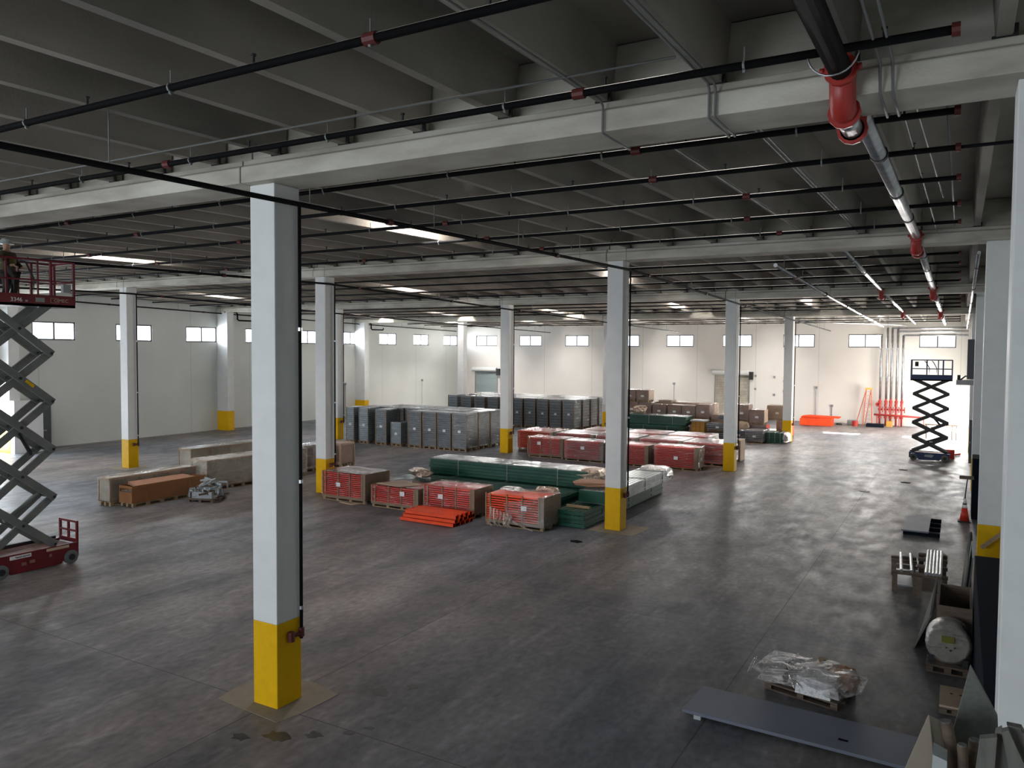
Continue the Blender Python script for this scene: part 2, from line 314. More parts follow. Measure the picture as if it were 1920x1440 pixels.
# ------------------------------------------------------------------ ceiling: double tees, beams, skylights
YL = [-5.05, 8.08, 21.1, 34.06, 47.0, YB+.1]     # beam centre lines (last = back wall)
YL[0] = -5.05
XC0 = -2.16
stems = [XC0+1.2*k for k in range(-32, 3)]
SKY = {1: [(-11.16, 15.3), (-23.16, 15.9), (-35.16, 15.6)], 2: [(-11.16, 28.7), (-21.96, 29.6), (-34.0, 29.0)], 3: [(-6.36, 42.3), (-13.56, 43.6), (-21.96, 44.6), (-30.36, 44.6), (-37.56, 45.0)], 4: [(-3.96, 53.5), (-12.36, 54), (-20.76, 54.4), (-29.16, 54.4), (-36.36, 54.8)], 0: []}  # last-bay skylights are added to brighten the far end
SKY[2][2] = (-33.96, 29.0); 
SKYN = 0
def zs(y): return RT(y)+.34                        # underside of the stems
def ceiling_bay(i, y0, y1):
    global SKYN
    c = MB(); sk = SKY.get(i, [])
    for x in stems:
        za, zb = zs(y0), zs(y1); h = .62
        c.hexa([(x-.06, y0, za), (x+.06, y0, za), (x+.06, y1, zb), (x-.06, y1, zb), (x-.11, y0, za+h), (x+.11, y0, za+h), (x+.11, y1, zb+h), (x-.11, y1, zb+h)])
    gaps = [(XL-.3, stems[0])] + list(zip(stems, stems[1:])) + [(stems[-1], XR+.3)]
    ya, yb = y0-.35, y1+.35
    for a, b in gaps:
        cuts = [(max(ya, sy-1.2), sy+1.2) for sx, sy in sk if a < sx < b]; segs = []
        y = ya
        for p, q in cuts: segs.append((y, p)); y = q
        segs.append((y, yb))
        for p, q in segs:
            zp, zq = zs(p)+.62, zs(q)+.62
            c.hexa([(a, p, zp), (b, p, zp), (b, q, zq), (a, q, zq), (a, p, zp+.12), (b, p, zp+.12), (b, q, zq+.12), (a, q, zq+.12)])
    struct(c.build('ceiling.%03d' % i if i else 'ceiling', 'deck'))
    where = ['', 'between first and second roof beams', 'between second and third roof beams', 'between third and fourth roof beams', 'beyond the fourth roof beam']
    for j, (sx, sy) in enumerate(sorted(sk, reverse=True)):
        z = zs(sy)+.62; t = thing('skylight', 'glowing skylight %s, %s from the right' % (where[i], ORD[j]), 'skylight', (sx, sy, z), 0, 'skylights in the roof')
        q = MB(); q.box(-.52, -.46, -1.2, 1.2, .0, .34); q.box(.46, .52, -1.2, 1.2, .0, .34); q.box(-.46, .46, -1.2, -1.14, .0, .34); q.box(-.46, .46, 1.14, 1.2, .0, .34); q.build('curb', 'white', t)
        MB().box(-.46, .46, -1.14, 1.14, .28, .32).build('lens', 'lens' if i < 4 else 'lenssun', t)
ceiling_bay(0, -8.9, 7.9)
ceiling_bay(1, 8.3, 20.8); ceiling_bay(2, 21.25, 33.75); ceiling_bay(3, 34.2, 46.7); ceiling_bay(4, 47.2, YB+.2)

def roof_beam(i, yc):
    z = RT(yc); wdt = .36
    t = thing('roof_beam', ['pale concrete roof beam nearest the camera, resting on the front column', 'concrete roof beam over the second line of columns', 'concrete roof beam over the third line of columns', 'farthest concrete roof beam before the back wall'][i], 'beam', (0, yc, z))
    # inverted tee: ledge then web
    prof = [(-wdt, 0), (wdt, 0), (wdt, .22), (wdt-.05, .25), (wdt-.05, .32), (.14, .34), (.14, .95), (-.14, .95), (-.14, .34), (-wdt+.05, .32), (-wdt+.05, .25), (-wdt, .22)]
    joints = [-31.7-.1, -20.5-.0, -8.8, XR+.0]
    xs = [XL] + [-31.16, -19.97, -8.79] + [XR]
    for a, b in zip(xs, xs[1:]):
        m = MB(); m.prism(prof, a+.012, b-.012, 'x'); m.build('beam_segment', 'beam', t, bevel=.012)
    q = MB()
    for x in stems:
        q.box(x-.09, x+.09, -wdt+.06, -.15, .325, .345)
        q.box(x+.07, x+.10, -wdt+.04, -wdt+.07, .32, .42)
    q.build('bearing_pads', 'dark', t)
for i, y in enumerate(YL[1:5]): roof_beam(i, y)

# ------------------------------------------------------------------ columns
W2 = .476
COLX = [-8.326, -19.505, -30.694]; COLY = [7.904+12.957*k for k in range(5)]
def column(label, x, y, w=W2, h=None, dx=None, dep=W2, patch=False, band=1.2192):
    h = h or RT(y+.2)
    dx = dx if dx is not None else w
    t = thing('square_column', label, 'column', (x-dx/2, y+dep/2, 0), 0, 'columns carrying the roof')
    MB().box(-dx/2, dx/2, -dep/2, dep/2, band, h).build('shaft', 'white', t, bevel=.012)
    MB().box(-dx/2, dx/2, -dep/2, dep/2, 0, band).build('base_band', 'yellow', t, bevel=.012)
    return t
names = {(0, 0): 'tall white square column with yellow base, nearest the camera, on a beige patch', (0, 1): 'white yellow-based column beside the green steel and torn red pallet', (0, 2): 'white yellow-based column at the right end of the middle red pallets',
         (0, 3): 'white yellow-based column beside the small green bundle near the back wall', (1, 1): 'white yellow-based column just left of the front red pallets', (1, 2): 'white yellow-based column between the two blocks of grey stacks',
         (1, 3): 'white yellow-based column half hidden behind the column by the green steel', (2, 1): 'white yellow-based column behind the low cream crate at left', (2, 2): 'slim white column left of the nearer grey stacks',
         (2, 3): 'white column in front of the far left wall corner'}
for (r, k), l in names.items(): column(l, COLX[r], COLY[k])
column('white column with yellow base against the right wall', .914, COLY[1])
column('white column against the right wall just beyond the camera', .914, COLY[0], dx=.558)
column('white column against the right wall behind the tall charcoal cabinet', .914, COLY[2])
for k, l in ((1, 'white wall column behind the red lift'), (2, 'white wall column with yellow base on the left wall'), (3, 'white wall column in the left wall behind the nearer grey stacks')):
    column(l, XL+.95, COLY[k]-.1, dx=.95, dep=.5)
column('white column in the far right of the right wall', .914, COLY[3])
pm = MB(); pm.prism([(-9.35, 7.72), (-8.05, 7.62), (-7.95, 8.0), (-7.92, 8.72), (-8.5, 8.85), (-9.3, 8.7), (-9.42, 8.1)], 0.0, .006, 'z'); tag(struct(pm.build('trim_1', 'patch')))
pm = MB(); pm.prism([(-9.2, 20.5), (-7.8, 20.45), (-7.7, 21.7), (-9.1, 21.7)], 0.0, .006, 'z'); struct(pm.build('trim_2', 'patch'))
pm = MB(); pm.prism([(-31.6, 20.4), (-30.2, 20.4), (-30.2, 21.6), (-31.5, 21.6)], 0.0, .006, 'z'); struct(pm.build('trim_3', 'patch'))
sm = MB()
for cx, cy, r in ((-7.75, 7.35, .17), (-8.15, 7.1, .11), (-7.35, 7.62, .10), (-7.45, 9.1, .13), (-7.15, 9.5, .09), (-7.0, 7.9, .06), (-6.85, 8.15, .05)):
    sm.prism([(cx+r*random.uniform(.5, 1.25)*math.cos(a*PI/7)*1.4, cy+r*random.uniform(.5, 1.2)*math.sin(a*PI/7)) for a in range(14)], 0, .003, 'z')
tag(sm.build('floor_stain', 'darkstain'), 'dark damp stains on the floor in front of the nearest column', 'stain', kind='stuff')

# drop pipes down the columns
def drop_pipe(label, x, y, h):
    t = thing('drop_pipe', label, 'pipe', (x, y, 0), 0, 'drain pipes down the columns')
    MB().tube([(0, 0, .92), (0, 0, h)], .024, 8).build('pipe', 'black', t, True)
    v = MB(); v.tube([(0, 0, .95), (0, 0, 1.08)], .045, 8); v.tube([(0, 0, 1.0), (0, -.22, 1.0)], .03, 8); v.tube([(0, -.2, .93), (0, -.2, 1.07)], .05, 8); v.build('valve', 'redfit', t)
    for z in (1.35, 3.2, 5.4): MB().tube([(0, 0, z), (0, 0, z+.05)], .034, 8).build('clamp', 'galv', t)
for (r, k), l in names.items():
    if (r, k) in ((2, 3), (1, 3)): continue
    dn = {(0, 0): 'the nearest tall column', (0, 1): 'the column beside the torn red pallet', (0, 2): 'the column right of the middle red pallets', (0, 3): 'the column beside the small green bundle', (1, 1): 'the column left of the front red pallets',
          (1, 2): 'the column between the grey stack blocks', (2, 1): 'the column behind the cream crate', (2, 2): 'the slim column left of the nearer grey stacks'}[(r, k)]
    drop_pipe('black drop pipe with red valve down ' + dn, COLX[r]+.06, COLY[k]+W2-.06, RT(COLY[k])-.25)

# ------------------------------------------------------------------ sprinkler lines (branch pipes run across, mains run in depth)
tmpl_c = MB().tube([(-.06, 0, 0), (.06, 0, 0)], .052, 10).build('coupling', 'redfit'); tmpl_h = MB()
tmpl_h.tube([(0, 0, .03), (0, 0, .16)], .007, 5); tmpl_h.tube([(-.012, 0, -.045), (.012, 0, -.045)], .02, 6); tmpl_h.tube([(-.01, 0, 0), (.01, 0, 0)], .046, 8)
tmpl_h = tmpl_h.build('hanger', 'conduit')
tmpl_s = MB().tube([(0, 0, .02), (0, 0, .10)], .013, 6); tmpl_s.tube([(0, 0, .09), (0, 0, .105)], .025, 6); tmpl_s = tmpl_s.build('sprinkler_head', 'dark')
def kid(tm, parent, loc):
    c = tm.copy(); C.objects.link(c); c.parent = parent; c.location = loc; return c
def branch(label, y, x1=-.12, r=.036, detail=True, x0=XL+.6):
    z = RT(y)+.2
    t = thing('sprinkler_pipe', label, 'pipe', (0, y, z), 0, 'black sprinkler branch pipes under the roof')
    MB().tube([(x0, 0, 0), (x1, 0, 0)], r, 10).build('pipe', 'black', t, True)
    MB().tube([(x1-.01, 0, 0), (x1+.05, 0, 0)], r*1.5, 10).build('end_cap', 'redfit', t)
    if detail:
        x = -1.7
        while x > -30:
            kid(tmpl_h, t, (x, 0, 0)); kid(tmpl_s, t, (x+1.1, 0, .01)); x -= 2.4
        for x in (-3.6, -9.7, -15.8, -21.9): kid(tmpl_c, t, (x+.5*math.sin(y), 0, 0))
    return t
bays = [('in front of the nearest roof beam', [4.9, 7.0]), ('between first and second roof beams', [9.5, 11.35, 13.5, 16.1, 18.7]), ('between second and third roof beams', [22.2, 24.2, 26.3, 28.8, 31.3]),
        ('between third and fourth roof beams', [35.1, 37.2, 39.4, 41.8, 44.2]), ('beyond the fourth roof beam', [48.1, 50.3, 52.5, 54.9, 57.3])]
for bi, (w_, ys) in enumerate(bays):
    for j, y in enumerate(ys):
        n = (len(ys)-1-j) if False else j
        branch('black sprinkler pipe %s, %s from the camera' % (w_, ORD[j]), y, x1=-.12 if not (bi == 0 and j == 2) else -.12, r=.05 if (bi, j) == (2, 0) else .036, detail=bi < 2)
for o in (tmpl_c, tmpl_h, tmpl_s): bpy.data.objects.remove(o)
t = tag(MB().tube([(-.1, 11.35, RT(11.35)+.2), (XR-.02, 11.35, RT(11.35)+.2)], .022, 8).build('pipe_stub', 'black', None, True), 'thin black pipe running into the right wall near the camera', 'pipe')

def main_pipe(label, x, y0, y1, r, m, dz=-.25, n=None):
    ys = [y0]+[y for y in (-5, 7.9, 20.86, 33.8, 46.8) if y0 < y < y1]+[y1]
    t = thing('main_pipe', label, 'pipe', (x, y0, 0))
    MB().tube([(0, y-y0, RT(y)+dz) for y in ys], r, 12).build('pipe', m, t, True)
    y = y0+3
    while y < y1 and y < y0+40:
        MB().tube([(0, y-y0-.06, RT(y)+dz), (0, y-y0+.06, RT(y)+dz)], r*1.5, 10).build('coupling', 'redfit', t); y += 6.1
    y = y0+1.2; h = MB()
    while y < y1:
        h.tube([(0, y-y0, RT(y)+dz), (0, y-y0, RT(y)+.34)], .008, 5); y += 3.05
    h.build('hanger_rods', 'conduit', t)
    return t
main_pipe('black sprinkler main passing in front of the nearest column', -8.14, -5, 60, .036, 'black', -.27)
main_pipe('black sprinkler main along the middle row of columns', -19.3, -5, 60, .036, 'black', -.27)
main_pipe('black sprinkler main along the left row of columns', -30.5, -5, 60, .036, 'black', -.27)
main_pipe('black pipe along the top of the left wall', XL+.45, 5, 60, .036, 'black', -.10)
main_pipe('silver main pipe starting at the red coupling beyond the second beam', -4.45, 22.2, 56.5, .055, 'galv', -.16)
main_pipe('silver pipe close to the right wall running to the back', .30, 21.6, 60.5, .04, 'galv', -.16)
# Z-bends of the left wall drains
for yy, w_ in ((34.6, 'by the left wall column with yellow base'), (47.6, 'by the far left wall column')):
    z = RT(yy)+.02; x = XL+.75
    tag(MB().tube([(x, yy-.9, z), (x, yy, z), (x, yy+.1, z-.1), (x, yy+.1, z-.42), (x, yy+.2, z-.5), (x, yy+1.5, z-.5), (x, yy+1.6, z-.42), (x, yy+1.6, z-.3)], .05, 8).build('bent_pipe', 'black', None, True), 'black bent pipe hanging ' + w_, 'pipe')

def jog_main(x, label, y0, y1, beams, r=.085, first='steel'):
    t = thing('fire_main', label, 'pipe', (x, 0, 0))
    ys = [y0] + beams + [y1]
    for i in range(len(ys)-1):
        a = ys[i]+(.62 if i else 0); b = ys[i+1]-(.62 if i < len(beams) else 0)
        pts = [(0, a, RT(a)+.17)]
        for bb in (-5, 7.9, 20.86, 33.8, 46.8):
            if a < bb < b: pts.append((0, bb, RT(bb)+.17))
        pts.append((0, b, RT(b)+.17))
        MB().tube(pts, r, 14).build('pipe', 'black' if y0 < 0 and i == 0 else 'galv', t, True)
        yy = a+2.4
        while yy < b-.5:
            MB().tube([(0, yy-.05, RT(yy)+.17), (0, yy+.05, RT(yy)+.17)], r*1.18, 12).build('coupling_ring', 'dark', t); yy += 3.1
    for b in beams:
        zt, zb_ = RT(b)+.17, RT(b)-r-.03
        for s in (-1, 1):
            e = MB(); e.tube([(0, b+s*.66, zt), (0, b+s*.56, zt), (0, b+s*.49, zt-.06), (0, b+s*.47, (zt+zb_)/2), (0, b+s*.44, zb_+.05), (0, b+s*.36, zb_), (0, b+s*.28, zb_)], r*1.18, 14)
            e.tube([(0, b+s*.64, zt), (0, b+s*.58, zt)], r*1.5, 12); e.tube([(0, b+s*.34, zb_), (0, b+s*.28, zb_)], r*1.5, 12)
            e.tube([(r*1.4, b+s*.62, zt), (r*1.8, b+s*.62, zt)], .03, 6); e.tube([(-r*1.4, b+s*.62, zt), (-r*1.8, b+s*.62, zt)], .03, 6)
            e.build('elbow', 'redpaint', t, True)
        MB().tube([(0, b-.3, zb_), (0, b+.3, zb_)], r, 14).build('drop_section', 'galv', t, True)
    return t
jog_main(-.98, 'large fire main with red elbows dropping under the beams near the right wall', -7, 60.6, YL[1:5], .095)
jog_main(-2.75, 'silver fire main with red elbows starting beyond the second beam', 21.9, 59.5, YL[3:5], .07)
# dark round collar ring and red clamps beside the main (hanger loop)
tag(MB().tube([(-.98+.2*math.cos(a), 7.0, 7.62+.2*math.sin(a)) for a in [PI+PI*k/12 for k in range(13)]], .008, 5).build('wire_loop', 'galv', None, True), 'thin wire loop hanging around the fire main before the first beam', 'wire')

# conduits
def conduit(label, pts, r=.013, m='conduit'):
    return tag(MB().tube(pts, r, 6).build('conduit', m, None, True), label, 'conduit')
def zc(y): return zs(y)-.03
for dx, w_ in ((0, 'left'), (.06, 'right')):
    x = -2.2+dx
    conduit('thin conduit wrapped under the nearest beam, %s one of the pair' % w_, [(x, -5, zc(-5)), (x, 7.62, zc(7.6)), (x, 7.69, 7.7), (x, 7.69, 7.42), (x, 8.47, 7.42), (x, 8.5, 7.70), (x, 9, zc(9)), (x, 20.2, zc(20.2))])
conduit('single thin conduit wrapped under the nearest beam', [(-3.32, 1, zc(1)), (-3.32, 7.62, zc(7.6)), (-3.32, 7.69, 7.7), (-3.32, 7.69, 7.42), (-3.32, 8.47, 7.42), (-3.32, 8.5, 7.70), (-3.32, 9, zc(9)), (-3.32, 20.2, zc(20.2))])
conduit('long thin conduit running across the stems before the nearest beam', [(-34, 6.8, zc(6.8)), (-2.25, 6.8, zc(6.8))])
conduit('thin conduit beside the fire main, near one', [(-.68, -6, 7.42), (-.68, 7.6, 7.66), (-.68, 7.69, 7.42), (-.68, 8.48, 7.42), (-.62, 8.7, 7.74), (-.55, 20.3, 7.9)])
conduit('thin conduit beside the fire main, far one', [(-.58, -6, 7.42), (-.58, 7.6, 7.66), (-.58, 7.69, 7.42), (-.58, 8.48, 7.42), (-.5, 8.7, 7.74), (-.35, 16, 7.9)])
conduit('short thin conduit on the stem right of the fire main', [(-.2, 9.5, zc(9.5)), (-.2, 20.2, zc(20.2))])
for i, (x, y) in enumerate([(-7.93, 12.46), (-2.52, 12.37), (-2.34, 16.82)]):  # ceiling junction boxes; their plates are given an added glow
    t = thing('ceiling_lamp', ['small lit ceiling lamp left of the thin conduits', 'small lit ceiling lamp beside the conduit pair, nearer one', 'small lit ceiling lamp beside the conduit pair, farther one'][i], 'lamp', (x, y, zs(y)+.62), 0, 'small lamps in the ceiling')
    MB().box(-.1, .1, -.06, .06, -.05, 0).build('housing', 'white', t); MB().box(-.085, .085, -.045, .045, -.058, -.05).build('lens', 'lamp', t)

# ------------------------------------------------------------------ back wall fittings
def roller_door(n, a, b, h, m):
    s = MB()
    k = int(h/.12)
    for i in range(k): s.prism([(YB+.06, i*h/k), (YB+.03, i*h/k+.02), (YB+.03, (i+1)*h/k-.02), (YB+.06, (i+1)*h/k), (YB+.1, (i+1)*h/k), (YB+.1, i*h/k)], a, b, 'x')
    d = struct(s.build('door_%d' % n, m))
    hd = MB().tube([(a-.2, YB-.2, h+.18), (b+.05, YB-.2, h+.18)], .2, 12).build('door_hood', 'white', d)
    MB().box(b+.06, b+.34, YB-.3, YB, h-.35, h+.25).build('door_motor', 'dark', d)
    q = MB(); q.box(a-.08, a, YB-.05, YB, 0, h+.1); q.box(b, b+.08, YB-.05, YB, 0, h+.1); q.build('door_track', 'steel', d)
roller_door(1, -38.9, -36.6, 3.2, 'doorgrey'); roller_door(2, -16.65, -14.1, 3.35, 'cream')
# left wall: open dock door hood and dark personnel door with lit vision panel
d = struct(MB().box(XL-.02, XL+.06, 22.3, 23.25, 0, 2.15).build('door_3', 'doordark'))
MB().box(XL+.06, XL+.075, 22.48, 22.68, 1.0, 1.6).build('vision_panel', emit('lit_vision_panel', (1, 1, 1), 4), d)
MB().box(XL+.06, XL+.12, 22.5, 23.0, .86, .92).build('push_bar', 'steel', d)
w = MB().box(XL, XL+1.3, 20.78, 22.15, 0, 2.55); struct(w.build('trim_4', 'white'))

def conduit_post(label, x, y, h, side):
    t = thing('wall_conduit', label, 'conduit', (x, y, 0), 0, 'thin conduits rising from the floor along the walls')
    MB().tube([(0, 0, 0), (0, 0, h)], .03, 6).build('tube', 'galv', t); MB().box(-.08, .08, -.06, .06, h-.05, h+.12).build('junction_box', 'steel', t)
conduit_post('thin wall conduit with box, left wall between the far windows', XL+.06, 55.3, 2.45, 'l')
conduit_post('thin wall conduit with box, left wall beside the far column', XL+.06, 45.5, 2.45, 'l')
conduit_post('thin wall conduit with box above the farther grey stacks', -25.6, YB-.07, 2.5, 'b')
conduit_post('thin wall conduit with box above the brown cartons', -20.0, YB-.07, 2.5, 'b')
conduit_post('tall thin wall conduit with box behind the orange steel pile', -9.2, YB-.07, 2.5, 'b')
conduit_post('short thin wall conduit with box behind the orange steel pile', -8.1, YB-.07, 1.2, 'b')
for i, (x, z) in enumerate([(-13.6, 3.3), (-12.2, 3.25), (-11.5, 2.95), (-13.6, 2.3), (-12.2, 1.9), (-11.5, 2.2)]):
    tag(MB().box(x-.07, x+.07, YB-.09, YB, z-.08, z+.08).build('outlet_box', 'steel'), 'small grey outlet box on the wall right of the second roller door, %s one' % ['upper left', 'upper middle', 'upper right', 'lower left', 'lower middle', 'lower right'][i], 'box', 'outlet boxes on the back wall')

# riser pipes with red valves
for i, x in enumerate((-4.88, -4.5, -4.2, -3.85, -3.5)):
    t = thing('riser_pipe', 'silver riser pipe with red valves on the back wall, %s from the left' % ORD[i], 'pipe', (x, 60.9, 0), 0, 'fire risers')
    top = (6.35, 6.9, 6.9, 6.9, 6.35)[i]
    MB().tube([(0, 0, 1.9), (0, 0, top)], .075, 10).build('pipe', 'galv', t, True)
    MB().tube([(0, 0, 0), (0, 0, 1.9)], .06, 10).build('lower_pipe', 'redpaint', t, True)
    v = MB()
    for z in (.6, 1.15, 1.7): v.tube([(0, 0, z-.07), (0, 0, z+.07)], .11, 10)
    v.tube([(0, 0, 1.15), (.2, -.12, 1.15)], .05, 8); v.tube([(.2, -.12, .95), (.2, -.12, 1.35)], .035, 8); v.tube([(-.02, -.14, 1.38), (.02, -.16, 1.62)], .09, 8)
    v.build('valve', 'redpaint', t)
    c = MB(); c.box(-.1, .1, -.09, .09, 3.4, 3.46); c.box(-.1, .1, -.09, .09, 5.4, 5.46); c.build('clamps', 'galv', t)
t = MB().tube([(-5.2, 60.3, .82), (-1.9, 60.3, .72)], .07, 10).build('header_pipe', 'redpaint', None, True)
for x in (-5.0, -3.6, -2.1): MB().box(x-.03, x+.03, 60.27, 60.33, 0, .74).build('stand', 'redpaint', t)
tag(t, 'long red header pipe across the feet of the risers', 'pipe')
t = thing('wall_valve', 'red valve wheel left of the riser pipes', 'valve', (-5.0, 60.8, 1.5)); MB().tube([(0, -.1, 0), (0, 0, 0)], .16, 12).build('wheel', 'redpaint', t); MB().tube([(0, -.1, 0), (0, .3, 0)], .05, 8).build('stem', 'redpaint', t)
for i, (xa, z, xb) in enumerate([(-3.5, 6.35, .4), (-3.85, 6.62, .4), (-4.2, 6.85, .4)]):
    tag(MB().tube([(xa, 60.9, z), (xb, 60.9, z)], .06, 8).build('cross_pipe', 'galv', None, True), 'horizontal silver pipe from the risers to the right, %s one' % ['lowest', 'middle', 'highest'][i], 'pipe')
tag(MB().tube([(-3.3, 60.2, RT(60)+.1), (-7.6, 46, RT(46)-.35)], .035, 6).build('slanting_pipe', 'galv', None, True), 'slanting silver pipe above the far windows', 'pipe')

# ------------------------------------------------------------------ pallets, crates and rack stacks
def pallet_mb(w, d, h=.13, m=None):
    m = m or MB(); n = max(3, int(w/.5)+1)
    for i in range(n):
        x = -w/2 + (w-.1)*i/(n-1)
        for y in (-d/2, -.05, d/2-.1): m.box(x, x+.1, y, y+.1, .02, h-.03)
    for y in (-d/2, -d/4-.04, -.05, d/4-.04, d/2-.1): m.box(-w/2, w/2, y, y+.1, h-.025, h)
    for y in (-d/2, -.05, d/2-.1): m.box(-w/2, w/2, y, y+.1, 0, .022)
    return m
def slats(w, d, h, n, bulge=0.0):
    # stacked rack beams lying along x: layers with shadow gaps
    m = MB(); s = h/n
    for i in range(n):
        j = .012*math.sin(i*2.3)
        m.box(-w/2+j, w/2+j, -d/2+.006*math.cos(i*1.7)-bulge*math.sin(PI*i/n), d/2, i*s, i*s+s*.54)
    return m
def beam_crate(label, x0, y0, w, h, d=1.05, col='redrack', n=14, side='card', wrap='wrap', rz=0, group=None, label_at=(.32, .55), top=None, posts=True):
    t = thing('beam_pallet', label, 'pallet', (x0+w/2, y0+d/2, 0), rz, group)
    pallet_mb(w*.96, d*.96, .11).build('pallet', 'wood', t)
    z = .12; hh = h-z-.01
    o = slats(w-.10, d-.06, hh, n).build('rack_beams', col, t); o.location = (-.02, 0, z)
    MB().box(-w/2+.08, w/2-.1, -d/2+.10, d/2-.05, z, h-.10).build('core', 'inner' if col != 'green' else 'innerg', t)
    s = MB(); s.box(w/2-.05, w/2-.02, -d/2+.02, d/2-.02, z, h); s.box(w/2-.20, w/2-.02, -d/2+.005, -d/2+.03, z, h); s.build('end_board', side, t)
    if posts:
        p = MB()
        for fx in (-.5, -.43, -.14, .12, .40): p.box(fx*w+.02, fx*w+.055, -d/2-.005, -d/2+.035, z-.02, h)
        p.box(-w/2+.02, w/2-.05, -d/2-.002, -d/2+.03, z-.02, z+.06)
        p.build('cardboard_strip', 'card', t)
    if top: MB().box(-w/2+.05, w/2-.05, -d/2+.05, d/2-.05, h-.01, h+.004).build('top_sheet', top, t)
    lb = MB().box(-.09, .09, -.006, 0, -.07, .07).build('packing_label', 'paper', t); lb.location = (-w/2+w*label_at[0]+.1, -d/2-.02, z+(h-z)*label_at[1])
    if wrap: MB().box(-w/2-.01, w/2+.005, -d/2-.015, d/2, z-.02, h+.015).build('stretch_wrap', wrap, t, bevel=.03)
    return t
G = 'red beam pallets in the front row'
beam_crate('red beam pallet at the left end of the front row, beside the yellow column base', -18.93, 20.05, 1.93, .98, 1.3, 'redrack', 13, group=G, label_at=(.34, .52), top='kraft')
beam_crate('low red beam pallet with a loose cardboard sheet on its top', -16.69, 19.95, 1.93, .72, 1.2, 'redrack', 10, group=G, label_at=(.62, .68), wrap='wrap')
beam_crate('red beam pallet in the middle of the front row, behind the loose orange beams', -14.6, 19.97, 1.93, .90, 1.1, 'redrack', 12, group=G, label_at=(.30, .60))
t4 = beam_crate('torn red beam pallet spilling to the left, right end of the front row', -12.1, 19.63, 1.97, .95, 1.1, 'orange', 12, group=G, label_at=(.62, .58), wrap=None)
# torn wrap of the fourth pallet: film over the right part and rags hanging at the front
MB().hexa([(-.15, -.58, .1), (1.0, -.58, .1), (1.0, .5, .1), (.1, .5, .1), (-.35, -.57, .70), (1.0, -.57, .97), (1.0, .5, .97), (-.9, .5, .97)]).build('torn_wrap', 'wrapheavy', t4)
r = MB()
for i in range(7):
    x = -.75+.11*i; r.tube([(x, -.58, .55-.03*i), (x+.07, -.68, .33), (x+.02+.05*math.sin(i*2), -.72, .12), (x+.1, -.7, .02)], [.03, .05, .035, .02], 5)
r.tube([(-.35, -.6, .35), (.2, -.68, .15), (.7, -.72, .03)], .02, 5)
r.build('wrap_rags', 'wrapdull', t4)
tag(MB().hexa([(-11.95, 20.15, .97), (-11.2, 20.05, .97), (-11.15, 20.45, .97), (-11.9, 20.5, .97), (-11.85, 20.2, 1.05), (-11.3, 20.12, 1.08), (-11.3, 20.4, 1.07), (-11.8, 20.42, 1.06)]).build('film_bundle', 'foil', None, bevel=.04), 'crumpled clear film bundle lying on the torn red pallet', 'film')
q = MB(); q.prism([(-16.6, 20.1), (-15.55, 19.93), (-15.1, 20.6), (-16.1, 20.95)], .74, .755, 'z'); tag(q.build('cardboard_sheet', 'cardpale'), 'loose pale cardboard sheet lying on the low red pallet', 'cardboard')
q = MB(); q.prism([(-18.0, 19.88), (-17.3, 19.75), (-17.2, 20.2), (-17.9, 20.3)], .0, .02, 'z'); tag(q.build('cardboard_scrap', 'cardpale'), 'cardboard scrap on the floor under the leftmost red pallet', 'cardboard')
# loose orange beams in front
t = thing('loose_beam_stack', 'loose orange rack beams stacked low on the floor in front of the red pallets', 'beams', (-13.55, 19.3, 0))
for i, (n, z) in enumerate(((9, .02), (9, .13), (7, .24))):
    for j in range(n):
        y = -.58+.125*j+.03*i; x = -.98+.035*math.sin(j*3+i)+.06*i
        m = MB(); m.box(x, x+1.92-.05*i, y, y+.10, z, z+.085); m.box(x+.0, x+.03, y-.005, y+.105, z-.005, z+.1); m.box(x+1.89-.05*i, x+1.92-.05*i, y-.005, y+.105, z-.005, z+.1)
        m.build('rack_beam', 'orange', t)

# long green bundles
def green_bundle(label, x0, x1, y0, y1, z0, z1, n, axis='x', m='green', topm=None, group='long green steel bundles', ends='innerg'):
    t = thing('steel_bundle', label, 'steel bundle', ((x0+x1)/2, (y0+y1)/2, z0), 0, group)
    L_, D_, H_ = x1-x0, y1-y0, z1-z0; s = H_/n; q = MB(); c = MB()
    for i in range(n):
        j = .01*math.sin(i*2.1)
        if axis == 'x':
            q.box(-L_/2+j*3, L_/2+j*3, -D_/2+j, D_/2, i*s, i*s+s*.72)
            k = int(D_/.11)
            for a in range(k): q.box(-L_/2, L_/2+j*2, -D_/2+a*D_/k+.012, -D_/2+(a+1)*D_/k-.012, i*s+s*.72, i*s+s*.86)
        else:
            q.box(-L_/2-j, L_/2+j, -D_/2+j*3, D_/2, i*s, i*s+s*.72)
            k = int(L_/.13)
            for a in range(k): q.box(-L_/2+a*L_/k+.014, -L_/2+(a+1)*L_/k-.014, -D_/2+j*2, D_/2, i*s+s*.72, i*s+s*.88)
    q.build('beams', m, t)
    MB().box(-L_/2+.04, L_/2-.04, -D_/2+.04, D_/2-.04, 0, H_-.03).build('core', ends, t)
    for f in (-.3, .02, .33):
        b = MB()
        if axis == 'x': b.box(f*L_-.01, f*L_+.01, -D_/2-.012, D_/2+.01, -.01, H_+.008)
        else: b.box(-L_/2-.012, L_/2+.012, f*D_-.01, f*D_+.01, -.01, H_+.008)
        b.build('strap', 'steel', t)
    if 0 < z0 < .2:
        for f in (-.4, 0, .4):
            if axis == 'x': MB().box(f*L_-.05, f*L_+.05, -D_/2, D_/2, -z0, 0).build('timber_bearer', 'plank', t)
            else: MB().box(-L_/2, L_/2, f*D_-.05, f*D_+.05, -z0, 0).build('timber_bearer', 'plank', t)
    if topm: MB().box(-L_/2, L_/2-.1, -D_/2-.01, D_/2+.01, H_-.02, H_+.02).build('top_wrap', topm, t)
    return t
